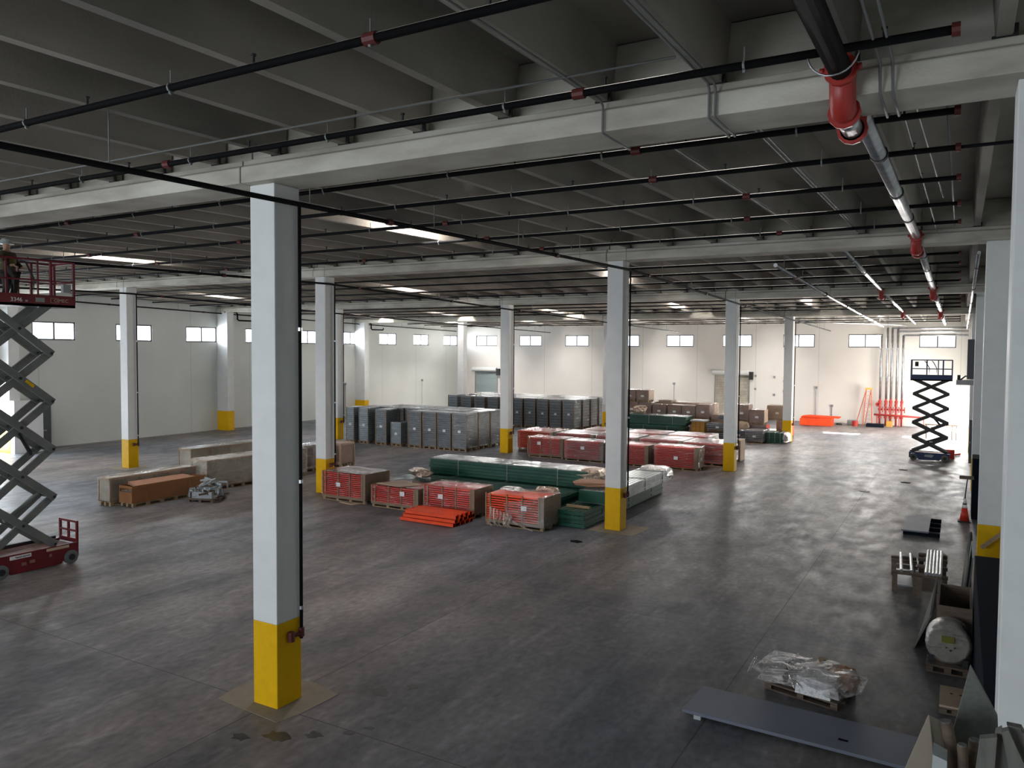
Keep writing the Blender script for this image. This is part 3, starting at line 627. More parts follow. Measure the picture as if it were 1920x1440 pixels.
g1 = green_bundle('long green steel bundle on top, right of centre behind the red pallets', -16.95, -10.6, 23.6, 24.75, .60, 1.15, 5, topm='wrapheavy')
green_bundle('long green steel bundle lying under the raised one', -17.1, -10.4, 23.2, 24.9, .12, .58, 4, topm=None)
green_bundle('low green steel bundle directly behind the front red pallets', -17.3, -10.6, 21.6, 22.95, .10, .62, 4, topm='wrap')
def crumple(name, label, cat, loc, size, m, rz=0, seed=1, parent=None, rough=.22):
    rnd = random.Random(seed); bm_v = []; bm_f = []; n, k = 12, 7
    for i in range(k+1):
        th = PI*i/k
        for j in range(n):
            a = 2*PI*j/n; rr = 1+rough*(rnd.random()-.5)*2
            sx = abs(math.cos(a))**.45*math.copysign(1, math.cos(a)); sy = abs(math.sin(a))**.45*math.copysign(1, math.sin(a))
            bm_v.append((size[0]/2*sx*math.sin(th)**.5*rr if 0 < i < k else 0, size[1]/2*sy*math.sin(th)**.5*rr if 0 < i < k else 0, size[2]/2*(1-math.cos(th)*abs(math.cos(th))**-.4 if abs(math.cos(th)) > .05 else 1)+size[2]*.05*rnd.random()*(0 if i == 0 else 1)))
    for i in range(k):
        for j in range(n): a, b = i*n+j, i*n+(j+1) % n; bm_f.append((a, b, b+n, a+n))
    me = bpy.data.meshes.new(name); me.from_pydata(bm_v, [], bm_f); me.validate(); me.materials.append(M[m])
    o = bpy.data.objects.new(name, me); C.objects.link(o); o.location = loc; o.rotation_euler = (0, 0, rz)
    if parent: o.parent = parent
    if label: tag(o, label, cat)
    return o
o = crumple('torn_end_wrap', None, None, (3.15, 0, -.02), (.95, 1.22, .62), 'foilbrown', 0, 3, g1, .10)
crumple('paper_roll', 'twisted brown paper lying on the left end of the low green bundle', 'wrapping', (-16.4, 22.3, .66), (1.0, .5, .30), 'foilbrown', -.5, 8)
crumple('torn_cardboard', 'torn cardboard flaps lying over the left end of the green bundles', 'cardboard', (-17.95, 22.1, .0), (1.1, .9, .55), 'cardpale', .3, 9, None, .15)
crumple('wrap_heap', 'crumpled film over the back of the torn red pallet', 'wrapping', (-10.75, 21.05, .0), (.9, .45, 1.0), 'foilbrown', 0, 11)
crumple('brown_paper', 'crumpled brown paper on the green steel left of the column', 'paper', (-9.75, 22.3, .96), (1.3, .8, .16), 'kraft', .2, 12)
# green bundles pointing away on both sides of the second column
t = green_bundle('green steel bundle with square ends lying on the floor behind the column', -10.2, -9.3, 20.55, 27.4, .02, .50, 4, 'y', group='green bundles running past the column')
t = green_bundle('green steel bundle wrapped in silver film resting on the lower bundle', -10.0, -8.95, 21.7, 27.3, .54, .93, 5, 'y', m='silverbar', group='green bundles running past the column')
crumple('end_wrap', None, None, (0, 2.55, .02), (1.15, .8, .45), 'foil', 0, 51, t, .12)
MB().box(-.52, .52, -2.83, -2.79, .01, .37).build('end_plate', 'green', t)
tag(MB().box(-10.1, -9.35, 21.0, 21.12, .50, .56).build('timber_spacer', 'wood'), 'timber spacer between the two green bundles by the column', 'timber')

# middle row of red pallets
G = 'red beam pallets in the middle row'
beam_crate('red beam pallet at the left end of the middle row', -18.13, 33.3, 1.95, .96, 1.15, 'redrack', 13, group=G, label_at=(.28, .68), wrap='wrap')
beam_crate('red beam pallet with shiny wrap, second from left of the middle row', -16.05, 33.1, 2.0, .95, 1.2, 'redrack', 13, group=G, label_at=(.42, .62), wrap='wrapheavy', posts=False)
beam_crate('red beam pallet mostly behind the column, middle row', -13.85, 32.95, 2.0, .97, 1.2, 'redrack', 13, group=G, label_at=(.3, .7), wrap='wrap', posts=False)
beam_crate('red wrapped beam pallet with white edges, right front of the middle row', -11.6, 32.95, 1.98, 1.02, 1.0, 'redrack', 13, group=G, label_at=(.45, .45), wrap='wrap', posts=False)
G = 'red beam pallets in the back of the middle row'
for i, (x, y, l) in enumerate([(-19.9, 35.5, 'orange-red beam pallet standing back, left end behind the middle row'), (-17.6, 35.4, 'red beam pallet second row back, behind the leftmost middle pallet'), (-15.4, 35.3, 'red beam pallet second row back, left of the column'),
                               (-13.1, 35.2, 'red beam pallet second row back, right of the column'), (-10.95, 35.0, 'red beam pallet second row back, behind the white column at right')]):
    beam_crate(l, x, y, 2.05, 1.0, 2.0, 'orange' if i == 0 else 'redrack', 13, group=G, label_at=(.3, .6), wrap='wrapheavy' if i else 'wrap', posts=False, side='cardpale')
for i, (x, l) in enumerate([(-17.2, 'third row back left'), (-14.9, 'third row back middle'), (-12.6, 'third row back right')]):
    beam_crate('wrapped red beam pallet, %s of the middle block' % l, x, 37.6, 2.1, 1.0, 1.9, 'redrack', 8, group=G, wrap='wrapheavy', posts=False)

# grey rack stacks on pallets
def grey_stack(label, x, y, w, d, h, m='greyload', wrap='wrap', group=None, layers=16):
    t = thing('rack_stack', label, 'pallet stack', (x+w/2, y+d/2, 0), 0, group)
    pallet_mb(w*.95, d*.95, .13).build('pallet', 'wood', t)
    z = .14; q = MB(); n = layers; s = (h-z)/n
    for i in range(n):
        j = .008*math.sin(i*2.7+x); q.box(-w/2+.03+j, w/2-.03+j, -d/2+.03+.008*math.cos(i*3.1), d/2-.03, z+i*s, z+i*s+s*.86)
    q.build('frames', m, t)
    MB().box(-w/2+.05, w/2-.05, -d/2+.06, d/2-.05, z, h-.02).build('core', 'innerg', t)
    p = MB()
    for a in (-w/2+.01, w/2-.05):
        for b in (-d/2, d/2-.04): p.box(a, a+.04, b, b+.04, .05, h)
    p.build('corner_posts', 'card', t)
    MB().box(-w/2-.005, w/2+.005, -d/2-.01, d/2+.01, z, h+.01).build('stretch_wrap', wrap, t, bevel=.03)
    lb = MB().box(-.08, .08, -.006, 0, -.06, .06).build('packing_label', 'paper', t); lb.location = (.02, -d/2-.015, h*.52)
    return t
G = 'grey stacks in the nearer block'
row = [(-29.45, .58, 'palegrey', 1.95, 'leftmost pale grey rack stack of the nearer block'), (-28.55, .68, 'palegrey', 1.95, 'pale grey shiny rack stack, second from left in the nearer block'), (-27.4, .78, 'greyload', 1.92, 'dark grey rack stack, third from left in the nearer block'),
       (-26.35, .72, 'palegrey', 1.28, 'short pale grey rack stack in the nearer block'), (-25.22, .9, 'greyload', 1.92, 'grey rack stack right of the short one in the nearer block'), (-24.25, .88, 'greyload', 1.92, 'grey rack stack third from the right in front of the nearer block'),
       (-23.32, .86, 'greyload', 1.92, 'grey rack stack second from the right in front of the nearer block'), (-22.4, .88, 'greyload', 1.92, 'grey rack stack at the right front corner of the nearer block')]
for i, (x, w_, m_, h_, l) in enumerate(row): grey_stack(l, x, 33.1, w_, 1.1, h_, m_, 'wrapheavy' if i == 7 else 'wrap', G)
cn = ['leftmost', 'second from left', 'third from left', 'fourth from left', 'fifth from left', 'third from right', 'second from right', 'rightmost']
for rr in (1, 2):
    for i, (x, w_, m_, h_, l) in enumerate(row):
        if rr == 2 and i < 1: continue
        grey_stack('grey rack stack, %s in the %s row of the nearer block' % (cn[i], ['', 'middle', 'back'][rr]), -29.2+.97*i if i < 5 else x, 33.1+1.2*rr, .86, 1.1, 1.95 if i < 7 else 1.93, 'greyload', 'wrapheavy' if i == 7 else 'wrap', G)
G = 'grey stacks in the farther block'
row2 = [-31.2, -30.1, -29.0, -27.95, -26.95, -26.05, -25.1, -24.15, -23.2, -22.25]
cn2 = ['leftmost', 'second from left', 'third from left', 'fourth from left', 'fifth from left', 'sixth from left', 'fourth from right', 'third from right', 'second from right', 'rightmost']
for rr in range(4):
    for i, x in enumerate(row2):
        if i == 0 and rr == 1: continue
        grey_stack('grey rack stack, %s in the %s row of the farther block' % (cn2[i], ['front', 'second', 'third', 'back'][rr]), x+.06*rr, 45.6+1.2*rr, .83 if i else .8, 1.1, 1.95 if (i+rr) % 3 else 1.98, 'palegrey' if i == 0 and rr == 0 else 'greyload', 'wrapheavy' if i == 9 or rr > 1 else 'wrap', G, 10)

# brown cartons on pallets, yellow and flat packs
def carton(label, x, y, z, w, h, d=1.0, m='cardbrown', group='brown cartons on pallets', side=None, pal=True):
    t = thing('carton', label, 'carton', (x+w/2, y+d/2, z), 0, group)
    if pal: pallet_mb(w*.95, d*.95, .1).build('pallet', 'wood', t)
    z0 = .1 if pal else 0
    MB().box(-w/2, w/2, -d/2, d/2, z0, h).build('box', m, t, bevel=.01)
    if side: MB().box(w/2, w/2+.01, -d/2+.02, d/2-.02, z0+.02, h-.02).build('side_sheet', side, t)  # thin sheet paints the strong side light onto the carton
    MB().box(-w/2-.01, w/2+.015, -d/2-.01, d/2+.01, z0, h+.012).build('stretch_wrap', 'wrap', t, bevel=.03)
    lb = MB().box(-.1, .1, -.006, 0, -.06, .06).build('packing_label', 'paper', t); lb.location = (0, -d/2-.015, h*.5)
    return t
yb = 47.9
bx = [(-18.85, 'first'), (-17.95, 'second'), (-17.0, 'third'), (-16.0, 'fourth'), (-15.1, 'fifth'), (-14.2, 'sixth')]
for i, (x, w_) in enumerate(bx):
    carton('brown carton in the lower layer behind the green bundles, %s from the column' % w_, x, yb, 0, .86, .92)
    carton('brown carton in the middle layer above the green bundles, %s from the column' % w_, x, yb, .93, .86, .84 if i not in (0, 1, 5) else .93)
    carton('brown carton in the second row back, %s from the column' % w_, x, yb+1.1, .93, .86, .95 if i != 2 else 1.05, m='cardpale')
    carton('lower brown carton in the second row back, %s from the column' % w_, x, yb+1.1, 0, .86, .92)
carton('brown carton on the top layer, left one beside the column', -18.95, yb, 1.88, .78, .75)
carton('brown carton on the top layer, right one beside the column', -18.1, yb, 1.88, .82, .75, side='cardpale')
carton('lower brown carton just right of the third column', -11.65, yb+.1, 0, .8, .9)
carton('upper brown carton just right of the third column, with printed face', -11.85, yb+.1, .92, .86, 1.02)
carton('lower brown carton with pink side near the back column', -10.75, yb-.3, 0, .88, .82, side='redrack')
carton('upper brown carton with bright top near the back column', -10.85, yb-.35, .84, .86, .86, side='cardpale')
carton('brown carton standing beside the back column', -9.55, yb+1.0, 0, .85, .98, side='redrack')
carton('pinkish carton stacked behind the brown ones near the back column', -10.2, yb+1.4, .98, 1.2, .9, m='cardpale', side='redrack')
carton('grey brown carton half hidden behind the third column', -13.25, yb, 0, .95, 1.28)
crumple('paper_flap', 'white crumpled paper flap sticking up above the green bundles', 'paper', (-16.95, 45.5, 1.32), (.75, .4, .5), 'foilbrown', .4, 21)
crumple('paper_scrap', 'pale torn paper right of the third column', 'paper', (-11.2, 47.2, .0), (.8, .4, 1.0), 'cardpale', .2, 22)
G = 'long green bundles near the back'
green_bundle('upper long green bundle near the brown cartons', -18.6, -13.9, 44.9, 46.2, .80, 1.30, 5, group=G, topm='wrap')
green_bundle('lower long green bundle near the brown cartons', -18.7, -14.0, 44.2, 45.9, .1, .78, 6, group=G)
t = thing('carton_stack', 'stack of nine small yellow cartons under a white lid', 'cartons', (-13.35, 45.9, 0))
pallet_mb(.8, .8, .08).build('pallet', 'wood', t)
for i in range(3):
    for j in range(3): MB().box(-.39+.262*i, -.39+.262*i+.25, -.4, .4, .09+.31*j, .09+.31*j+.295).build('small_carton', 'yellowcarton', t, bevel=.01)
MB().box(-.46, .46, -.45, .45, 1.02, 1.09).build('lid', 'foamwhite', t)
def flat_pack(label, x, y, z, w, d, h, m='greyload', wrap='wrap', side=None):
    t = thing('flat_pack', label, 'flat pack', (x+w/2, y+d/2, z), 0, 'low wrapped grey packs')
    pallet_mb(w*.95, d*.95, .1).build('pallet', 'wood', t)
    slats(w-.02, d-.02, h-.12, max(2, int((h-.1)/.1))).build('frames', m, t).location = (0, 0, .12)
    MB().box(-w/2+.03, w/2-.03, -d/2+.03, d/2-.03, .1, h-.02).build('core', 'innerg', t)
    MB().box(-w/2-.01, w/2+.01, -d/2-.02, d/2+.01, .1, h+.01).build('stretch_wrap', wrap, t, bevel=.04)
    lb = MB().box(-.09, .09, -.006, 0, -.05, .05).build('packing_label', 'paper', t); lb.location = (0, -d/2-.02, h*.55)
flat_pack('lower grey flat pack right of the yellow cartons', -12.8, 45.4, 0, 1.25, 1.0, .48); flat_pack('upper grey flat pack right of the yellow cartons', -12.8, 45.4, .5, 1.25, 1.0, .46)
flat_pack('small grey flat pack stacked highest beside the third column', -12.4, 46.5, .98, .9, .8, .4)
flat_pack('grey flat pack just right of the third column', -11.5, 45.7, 0, .95, 1.0, .62)
flat_pack('shiny grey wrapped pack standing alone on the open floor', -10.45, 44.9, 0, .98, 1.3, .72, 'greyload', 'wrapheavy')
flat_pack('grey pack behind the shiny wrapped one', -10.75, 46.75, 0, 1.1, .8, .68, 'greyload', 'wrap')
t = green_bundle('small green bundle with white wrapped end beside the back column', -9.42, -8.5, 45.4, 46.7, .03, .62, 5, 'x', group='small green bundle')
crumple('end_wrap', None, None, (.52, -.05, -.02), (.35, 1.15, .6), 'foil', 0, 31, t)
tag(MB().box(-9.35, -8.85, 37.1, 38.0, 0, 1.0).build('pale_carton', 'cardpale', None, bevel=.02), 'pale carton showing right of the yellow column base', 'carton')
# far orange steel
t = thing('beam_pile', 'bright orange steel pile near the back wall', 'beams', (-8.7, 58.6, 0))
for i in range(6): MB().box(-1.05+.04*i, 1.0+.03*(i % 3), -.6+.2*i, -.45+.2*i, .02, .62 if i % 2 else .5).build('rack_beam', 'orange', t, bevel=.01)
for i in range(4): MB().tube([(-.9+.1*i, -.5+.3*i, .66), (1.5, -.3+.3*i, .60)], .06, 4, PI/4).build('loose_beam', 'orange', t)
# ladder
t = thing('step_ladder', 'orange step ladder with yellow cap against the back wall', 'ladder', (-5.6, 60.4, 0))
H_ = 2.55
for s in (-1, 1):
    MB().bar((s*.30, -.1, 0), (s*.15, .25, H_), .06).build('front_rail', 'ladder', t); MB().bar((s*.30-.55, .9, 0), (s*.15, .3, H_), .05).build('rear_rail', 'ladder', t)
for i in range(9):
    f = (i+.7)/9.3; w_ = .30-.15*f; MB().box(-w_, w_, -.1+.35*f-.05, -.1+.35*f+.05, H_*f-.015, H_*f+.015).build('step', 'galv', t)
MB().box(-.22, .22, .12, .42, H_-.02, H_+.1).build('cap', 'yellowcap', t)
tag(MB().box(-6.9, -6.35, 60.0, 60.6, 0, .35).build('grey_box', 'steel', None, bevel=.03), 'small grey box on the floor left of the ladder', 'box')
tag(MB().tube([(-6.33, 59.6, 0), (-6.33, 59.6, .36)], .2, 12).build('red_drum', 'redpaint'), 'small red drum on the floor left of the ladder', 'drum')
tag(MB().box(-5.6, -4.5, 59.3, 59.9, 0, .22).build('dark_box', 'charcoal', None, bevel=.02), 'low dark box on the floor under the risers', 'box')
tag(MB().box(-4.4, -4.0, 60.0, 60.5, 0, .4).build('yellow_box', 'yellowcarton', None, bevel=.02), 'small yellow box on the floor by the risers', 'box')
tag(MB().tube([(-7.4, 59.9, 0.0), (-7.4, 59.9, .12)], .2, 10).build('black_bucket', 'dark'), 'black flat bucket on the floor right of the orange pile', 'bucket')
# wooden trestle table near the bright doorway
t = thing('trestle_table', 'thin brown trestle table behind the blue lift', 'table', (-.85, 53.4, 0))
MB().box(-.95, .8, -.25, .25, .82, .88).build('top', 'plank', t)
for x in (-.85, .5, .72):
    for y in (-.2, .2): MB().box(x-.03, x+.03, y-.03, y+.03, 0, .82).build('leg', 'plank', t)
MB().bar((-.5, 0, .82), (-.8, 0, .35), .04).build('brace', 'plank', t); MB().bar((.2, 0, .82), (.48, 0, .4), .04).build('brace', 'plank', t)

# ------------------------------------------------------------------ left pallets
def wood_crate(label, x, y, w, d, h, m, face, rz=0, wrap=None, ribs=5, lean=0):
    t = thing('wrapped_crate', label, 'crate', (x, y, 0), rz)
    pallet_mb(w*.98, d*.96, .14).build('pallet', 'wood', t)
    z = .15; MB().box(-w/2+.03, w/2-.03, -d/2+.03, d/2-.03, z, h-.03).build('contents', m, t, bevel=.02)
    f = MB()
    for sy in (-d/2, d/2-.03):
        f.box(-w/2, w/2, sy, sy+.03, h-.09, h); f.box(-w/2, w/2, sy, sy+.03, z, z+.08)
        for i in range(ribs): a = -w/2+(w-.08)*i/(ribs-1); f.box(a, a+.08, sy-.004, sy+.034, z, h)
    f.box(-w/2, -w/2+.03, -d/2, d/2, h-.09, h); f.box(w/2-.03, w/2, -d/2, d/2, h-.09, h)
    f.build('frame', face, t)
    if wrap: MB().box(-w/2-.02, w/2+.02, -d/2-.02, d/2+.02, z-.03, h+.02).build('stretch_wrap', wrap, t, bevel=.05)
    return t
wood_crate('long low cream wrapped crate at the left, behind the tan crate', -24.05, 17.1, 3.3, .62, .92, 'cream', 'cardpale', PI/2, 'wrap', 7)
t = thing('open_crate', 'tan open-topped long crate in front of the cream crate', 'crate', (-23.3, 17.1, 0), PI/2)
pallet_mb(2.7, .64, .13).build('pallet', 'wood', t)
q = MB(); q.box(-1.4, 1.4, -.33, -.30, .14, .68); q.box(-1.4, 1.4, .30, .33, .14, .68); q.box(-1.4, -1.37, -.3, .3, .14, .48); q.box(-1.4, -1.37, -.3, .3, .60, .68); q.box(1.37, 1.4, -.3, .3, .14, .68); q.build('side_boards', 'tan', t)
q = MB()
for x in (-.8, .0, .8): q.box(x-.06, x+.06, -.345, -.33, .14, .70)
q.box(-1.4, 1.4, -.35, -.33, .64, .70); q.build('battens', 'tan', t)
MB().box(-1.35, 1.35, -.29, .29, .15, .52).build('contents', 'plank', t)
q = MB(); q.hexa([(-1.25, -.32, .66), (1.0, -.32, .68), (1.0, .3, .68), (-1.1, .3, .66), (-1.25, -.32, .68), (1.0, -.32, .71), (1.0, .3, .74), (-1.1, .3, .76)]); q.build('cardboard_cover', 'kraft', t)
wood_crate('tall cream wrapped crate behind, showing pale cartons through a frame', -27.6, 23.7, 4.8, .8, 1.0, 'cream', 'cardpale', PI/2-.03, 'wrap', 6)
wood_crate('grey film-wrapped crate on a pallet left of the nearest column', -23.6, 21.2, 4.6, .95, 1.12, 'cream', 'cardpale', PI/2-.08, 'wrapdull', 3)
wood_crate('brown crate with torn foil just left of the second column row', -23.9, 24.65, 1.6, .9, 1.1, 'cardbrown', 'cardpale', PI/2-.05, 'wrapheavy', 4)
wood_crate('brown framed crate behind the yellow base left of the front red pallets', -23.75, 26.2, 1.1, .9, 1.05, 'cardbrown', 'cardpale', 0, None, 4)
# junk pallet: grey brackets
t = thing('bracket_pallet', 'heap of grey metal brackets on a small pallet at the end of the tan crate', 'pallet', (-22.0, 17.8, 0), .35)
pallet_mb(.95, .85, .12).build('pallet', 'plank', t)
for i in range(60):
    rnd = random.Random(i); x, y, z = rnd.uniform(-.45, .45), rnd.uniform(-.4, .4), .14+.5*rnd.random()*(1 if i > 8 else .3)
    a = rnd.uniform(0, PI); l = rnd.uniform(.15, .4)
    m = MB(); dx, dy = math.cos(a)*l/2, math.sin(a)*l/2; m.bar((x-dx, y-dy, z), (x+dx, y+dy, z+rnd.uniform(-.06, .1)), .06); m.bar((x+dx, y+dy, z), (x+dx, y+dy, max(.14, z-.2)), .05)
    m.build('bracket', ('palegrey', 'foamwhite', 'plank', 'steel')[i % 4], t)
MB().box(-.36, .36, -.32, .32, .13, .34).build('bracket_core', 'steel', t)

# ------------------------------------------------------------------ scissor lifts
def lift(label, loc, rz, L_, Wd, hp, nx, mb, ma, rail_h, base_h=.5, bl=None, bo=0, armt=.085, hf=.42):
    t = thing('scissor_lift', label, 'scissor lift', loc, rz)       # long side faces local -y
    z0 = base_h+.02; dz = (hp-.05-z0)/nx; hl = L_*hf
    B_ = (bl or L_)/2
    ch = MB(); ch.prism([(bo-B_, .12), (bo-B_+.38, .10), (bo-B_+.42, .04), (bo+B_-.42, .04), (bo+B_-.38, .10), (bo+B_, .14), (bo+B_, base_h-.02), (bo-B_, base_h)], -Wd/2, -Wd/2+.06, 'y')
    ch.prism([(bo-B_, .14), (bo-B_+.4, .06), (bo+B_-.4, .06), (bo+B_, .16), (bo+B_, base_h-.02), (bo-B_, base_h)], Wd/2-.06, Wd/2, 'y'); ch.box(bo-B_, bo+B_, -Wd/2+.06, Wd/2-.06, .16, base_h-.08)
    ch.build('chassis', mb, t, bevel=.012)
    MB().box(bo-B_*.8, bo+B_*.84, -Wd/2+.07, Wd/2-.07, base_h-.07, base_h-.03).build('tray', 'rust', t)
    for sx in (-1, 1):
        for sy in (-1, 1):
            wh = MB(); x = bo+sx*(B_-.2); y = sy*(Wd/2-.02); wh.tube([(x, y-.07, .16), (x, y-.06, .16), (x, y+.06, .16), (x, y+.07, .16)], [.13, .16, .16, .13], 18); w_ = wh.build('wheel', 'tyre', t)
            MB().tube([(x, y-.085, .16), (x, y+.085, .16)], .075, 12).build('hub', 'dark', w_)
    for i in range(nx):
        za, zb = z0+i*dz, z0+(i+1)*dz
        for k, sy in enumerate((-1, 1)):
            y = sy*(Wd/2-.14)
            for s in (-1, 1):
                yy = y+s*.035
                m = MB(); d = Vector((2*hl*s, 0, zb-za)).normalized(); p0 = Vector((-hl*s, yy, za)); p1 = Vector((hl*s, yy, zb)); n = Vector((-d.z, 0, d.x))*armt; w2 = Vector((0, .03, 0))
                a, b = p0-d*.04, p1+d*.04
                m.hexa([a-n-w2, b-n-w2, b-n+w2, a-n+w2, a+n-w2, b+n-w2, b+n+w2, a+n+w2]); m.build('scissor_arm', ma, t, bevel=.01)
        for x, z in ((-hl, za), (hl, za), (0, (za+zb)/2)): MB().tube([(x, -Wd/2+.06, z), (x, Wd/2-.06, z)], .035, 8).build('cross_pin', 'dark', t)
    for i, (x0, za, x1, zb) in enumerate(((-.35*hl, z0+.6*dz, .75*hl, z0+1.05*dz), (.0, z0+dz*(nx-2.4), .55*hl, z0+dz*(nx-3.1)))):
        MB().tube([(x0, 0, za), (x1, 0, zb)], .05, 8).build('lift_cylinder', 'dark' if i else ma, t)
    # platform
    pl = MB(); pl.box(-L_/2-.02, L_/2+.02, -Wd/2, Wd/2, hp-.1, hp-.04); pl.build('platform_floor', ma, t)
    tb = MB(); H2 = .27
    tb.box(-L_/2-.02, L_/2+.02, -Wd/2, -Wd/2+.03, hp-.1, hp-.1+H2); tb.box(-L_/2-.02, L_/2+.02, Wd/2-.03, Wd/2, hp-.1, hp-.1+H2); tb.box(L_/2-.01, L_/2+.02, -Wd/2, Wd/2, hp-.1, hp-.1+H2); tb.box(-L_/2-.02, -L_/2+.01, -Wd/2, Wd/2, hp-.1, hp-.1+H2)
    tb.build('toe_board', mb, t)
    r = MB(); z1 = hp+rail_h
    for sy in (-Wd/2+.02, Wd/2-.02):
        r.bar((-L_/2, sy, z1), (L_/2, sy, z1), .045); r.bar((-L_/2, sy, hp+rail_h*.52), (L_/2, sy, hp+rail_h*.52), .035)
        for x in (-L_/2, -L_*.12, L_*.16, L_*.28, L_/2): r.bar((x, sy, hp), (x, sy, z1), .05 if abs(x) > L_*.4 or x > L_*.25 else .03)
    for x in (-L_/2, L_/2): r.bar((x, -Wd/2, z1), (x, Wd/2, z1), .045); r.bar((x, -Wd/2, hp+rail_h*.52), (x, Wd/2, hp+rail_h*.52), .035)
    r.build('guard_rail', mb, t)
    g = MB()
    for sy in (-Wd/2+.05,):
        for x in (-.05*L_, .13*L_): g.tube([(x-.22, sy, z1-.05), (x-.16, sy, z1-.08), (x, sy, hp+rail_h*.55), (x, sy, hp+.15)], .022, 6)
    g.build('entry_bars', mb if mb == 'blue' else 'dark', t)
    return t
# red lift at left; its long side faces right (+x): rotate so local -y -> +x
LT = lift('dark red scissor lift raised at the left with a worker on it', (-18.72, 9.87, 0), PI/2, 2.45, .84, 6.17, 5, 'mecred', 'scissor', .95, .50, bl=1.98, bo=.24, armt=.085, hf=.29)
m = MB(); m.box(-.23, .23, -.44, -.41, .38, .46); m.build('rental_plate', 'paper', LT).location = (-.12, 0, 0)
m = MB(); m.box(-.26, .26, -.44, -.41, .40, .46); m.build('base_plate', 'cardpale', LT).location = (.72, 0, 0)
text('rental_lettering', 'United Rentals', .055, 'dark', LT, (-.08, -.442, .42), (PI/2, 0, 0))
text('model_number', '3346', .13, 'paper', LT, (-.1, -.43, 6.2), (PI/2, 0, 0)); text('model_suffix', 'SE', .06, 'paper', LT, (.12, -.43, 6.18), (PI/2, 0, 0))
m = MB().box(-.1, .1, -.435, -.42, 6.17, 6.27).build('name_plate', 'steel', LT); m.location = (.42, 0, 0)
text('maker_letters', 'MEC', .115, 'cardpale', LT, (.96, -.43, 6.22), (PI/2, 0, 0)); text('maker_mark', 'O', .10, 'cardpale', LT, (.78, -.43, 6.22), (PI/2, 0, 0))
m = MB().box(.66, .84, -.43, -.422, 6.165, 6.172); m.box(.66, .84, -.43, -.422, 6.27, 6.276); m.box(.66, .667, -.43, -.422, 6.165, 6.276); m.box(.833, .84, -.43, -.422, 6.165, 6.276); m.build('maker_frame', 'cardpale', LT)
for x, z, w_ in ((-.05, .24, .10), (.13, .26, .11), (.55, .30, .05)): MB().box(x-w_/2, x+w_/2, -.442, -.42, z-.035, z+.035).build('sticker', 'rust', LT)
# end step plate with holes
m = MB(); X = 1.22
for a, b, c, d in ((-.40, -.34, .45, .98), (.28, .34, .45, .98), (-.34, .28, .93, .98), (-.34, .28, .45, .55), (-.34, .28, .71, .76), (-.06, .0, .55, .93)): m.box(X-.02, X+.02, a, b, c, d)
m.build('step_plate', 'mecred', LT)
MB().box(-1.0, 1.1, .30, .36, .50, .56).build('side_rail', 'dark', LT)
m = MB().box(-.11, .11, -.008, .008, -.03, .03).build('yellow_sticker', 'yellow', LT); m.location = (.20, -.355, 4.31); m.rotation_euler = (0, .67, 0)
MB().box(.98, 1.16, -.40, -.30, 6.42, 6.62).build('control_box', 'steel', LT)
BL = lift('blue scissor lift raised near the bright doorway at the back right', (-1.2, 42.6, 0), 0, 1.72, .8, 3.92, 5, 'blue', 'scissorb', .88, .40, armt=.07)
MB().prism([(-.2, .20), (.12, .17), (.2, .28), (.05, .31), (-.18, .29)], -.41, -.40, 'y').build('pale_emblem', 'steel', BL); MB().box(-.78, -.62, -.42, -.40, .12, .34).build('sticker', 'paper', BL)
MB().box(-.7, -.55, -.42, -.34, 4.5, 4.72).build('control_box', 'dark', BL)
tag(MB().box(-.75, -.15, 43.6, 44.6, 0, .45).build('red_load', 'redrack', None, bevel=.03), 'low red load on the floor just behind the blue lift', 'load')
m = MB()
for i in range(5): m.tube([(-1.3+.2*i, 44.8+.1*i, .06), (-.1+.05*i, 45.1+.1*i, .06)], .06, 4, PI/4)
tag(m.build('red_bars', 'redrack'), 'bundle of red bars on the floor behind the blue lift', 'bars')

# ------------------------------------------------------------------ worker on the red lift
def skin_mesh(name, V_, E_, Rr, m, parent, sub=1):
    me = bpy.data.meshes.new(name); me.from_pydata(V_, E_, []); o = bpy.data.objects.new(name, me); C.objects.link(o); o.parent = parent
    md = o.modifiers.new('skin', 'SKIN'); md.use_smooth_shade = True
    for i, sv in enumerate(me.skin_vertices[0].data):
        rr = Rr[i]; sv.radius = (rr, rr) if not isinstance(rr, tuple) else rr; sv.use_root = i == 0
    s = o.modifiers.new('sub', 'SUBSURF'); s.levels = sub; s.render_levels = sub
    me.materials.append(M[m]); return o
P_ = thing('person', 'person in olive jacket and white hard hat standing on the red lift', 'person', (-18.62, 9.78, 6.12), PI/2+.5)
k = .82
def kz(l): return [(x*k, y*k, z*k) for x, y, z in l]
V_ = kz([(0, 0, .78), (0, 0, .98), (0, .01, 1.18), (0, .02, 1.34), (0, .03, 1.44), (0, .04, 1.55), (0, .04, 1.66), (.10, 0, .74), (.13, -.10, .42), (.13, .02, .08), (.13, -.14, .04), (-.10, 0, .74), (-.13, -.04, .42), (-.13, .06, .08), (-.13, -.1, .04),
        (.20, .01, 1.34), (.30, -.04, 1.12), (.26, -.22, .98), (.24, -.32, .98), (-.20, .01, 1.34), (-.30, -.04, 1.12), (-.24, -.24, 1.02), (-.22, -.34, 1.04)])
E_ = [(0, 1), (1, 2), (2, 3), (3, 4), (4, 5), (5, 6), (0, 7), (7, 8), (8, 9), (9, 10), (0, 11), (11, 12), (12, 13), (13, 14), (3, 15), (15, 16), (16, 17), (17, 18), (3, 19), (19, 20), (20, 21), (21, 22)]
Rr = [.15, .14, .16, .13, .055, .075, .085, .09, .06, .045, .035, .09, .06, .045, .035, .06, .045, .032, .03, .06, .045, .032, .03]
skin_mesh('body', V_, E_, Rr, 'skin', P_)
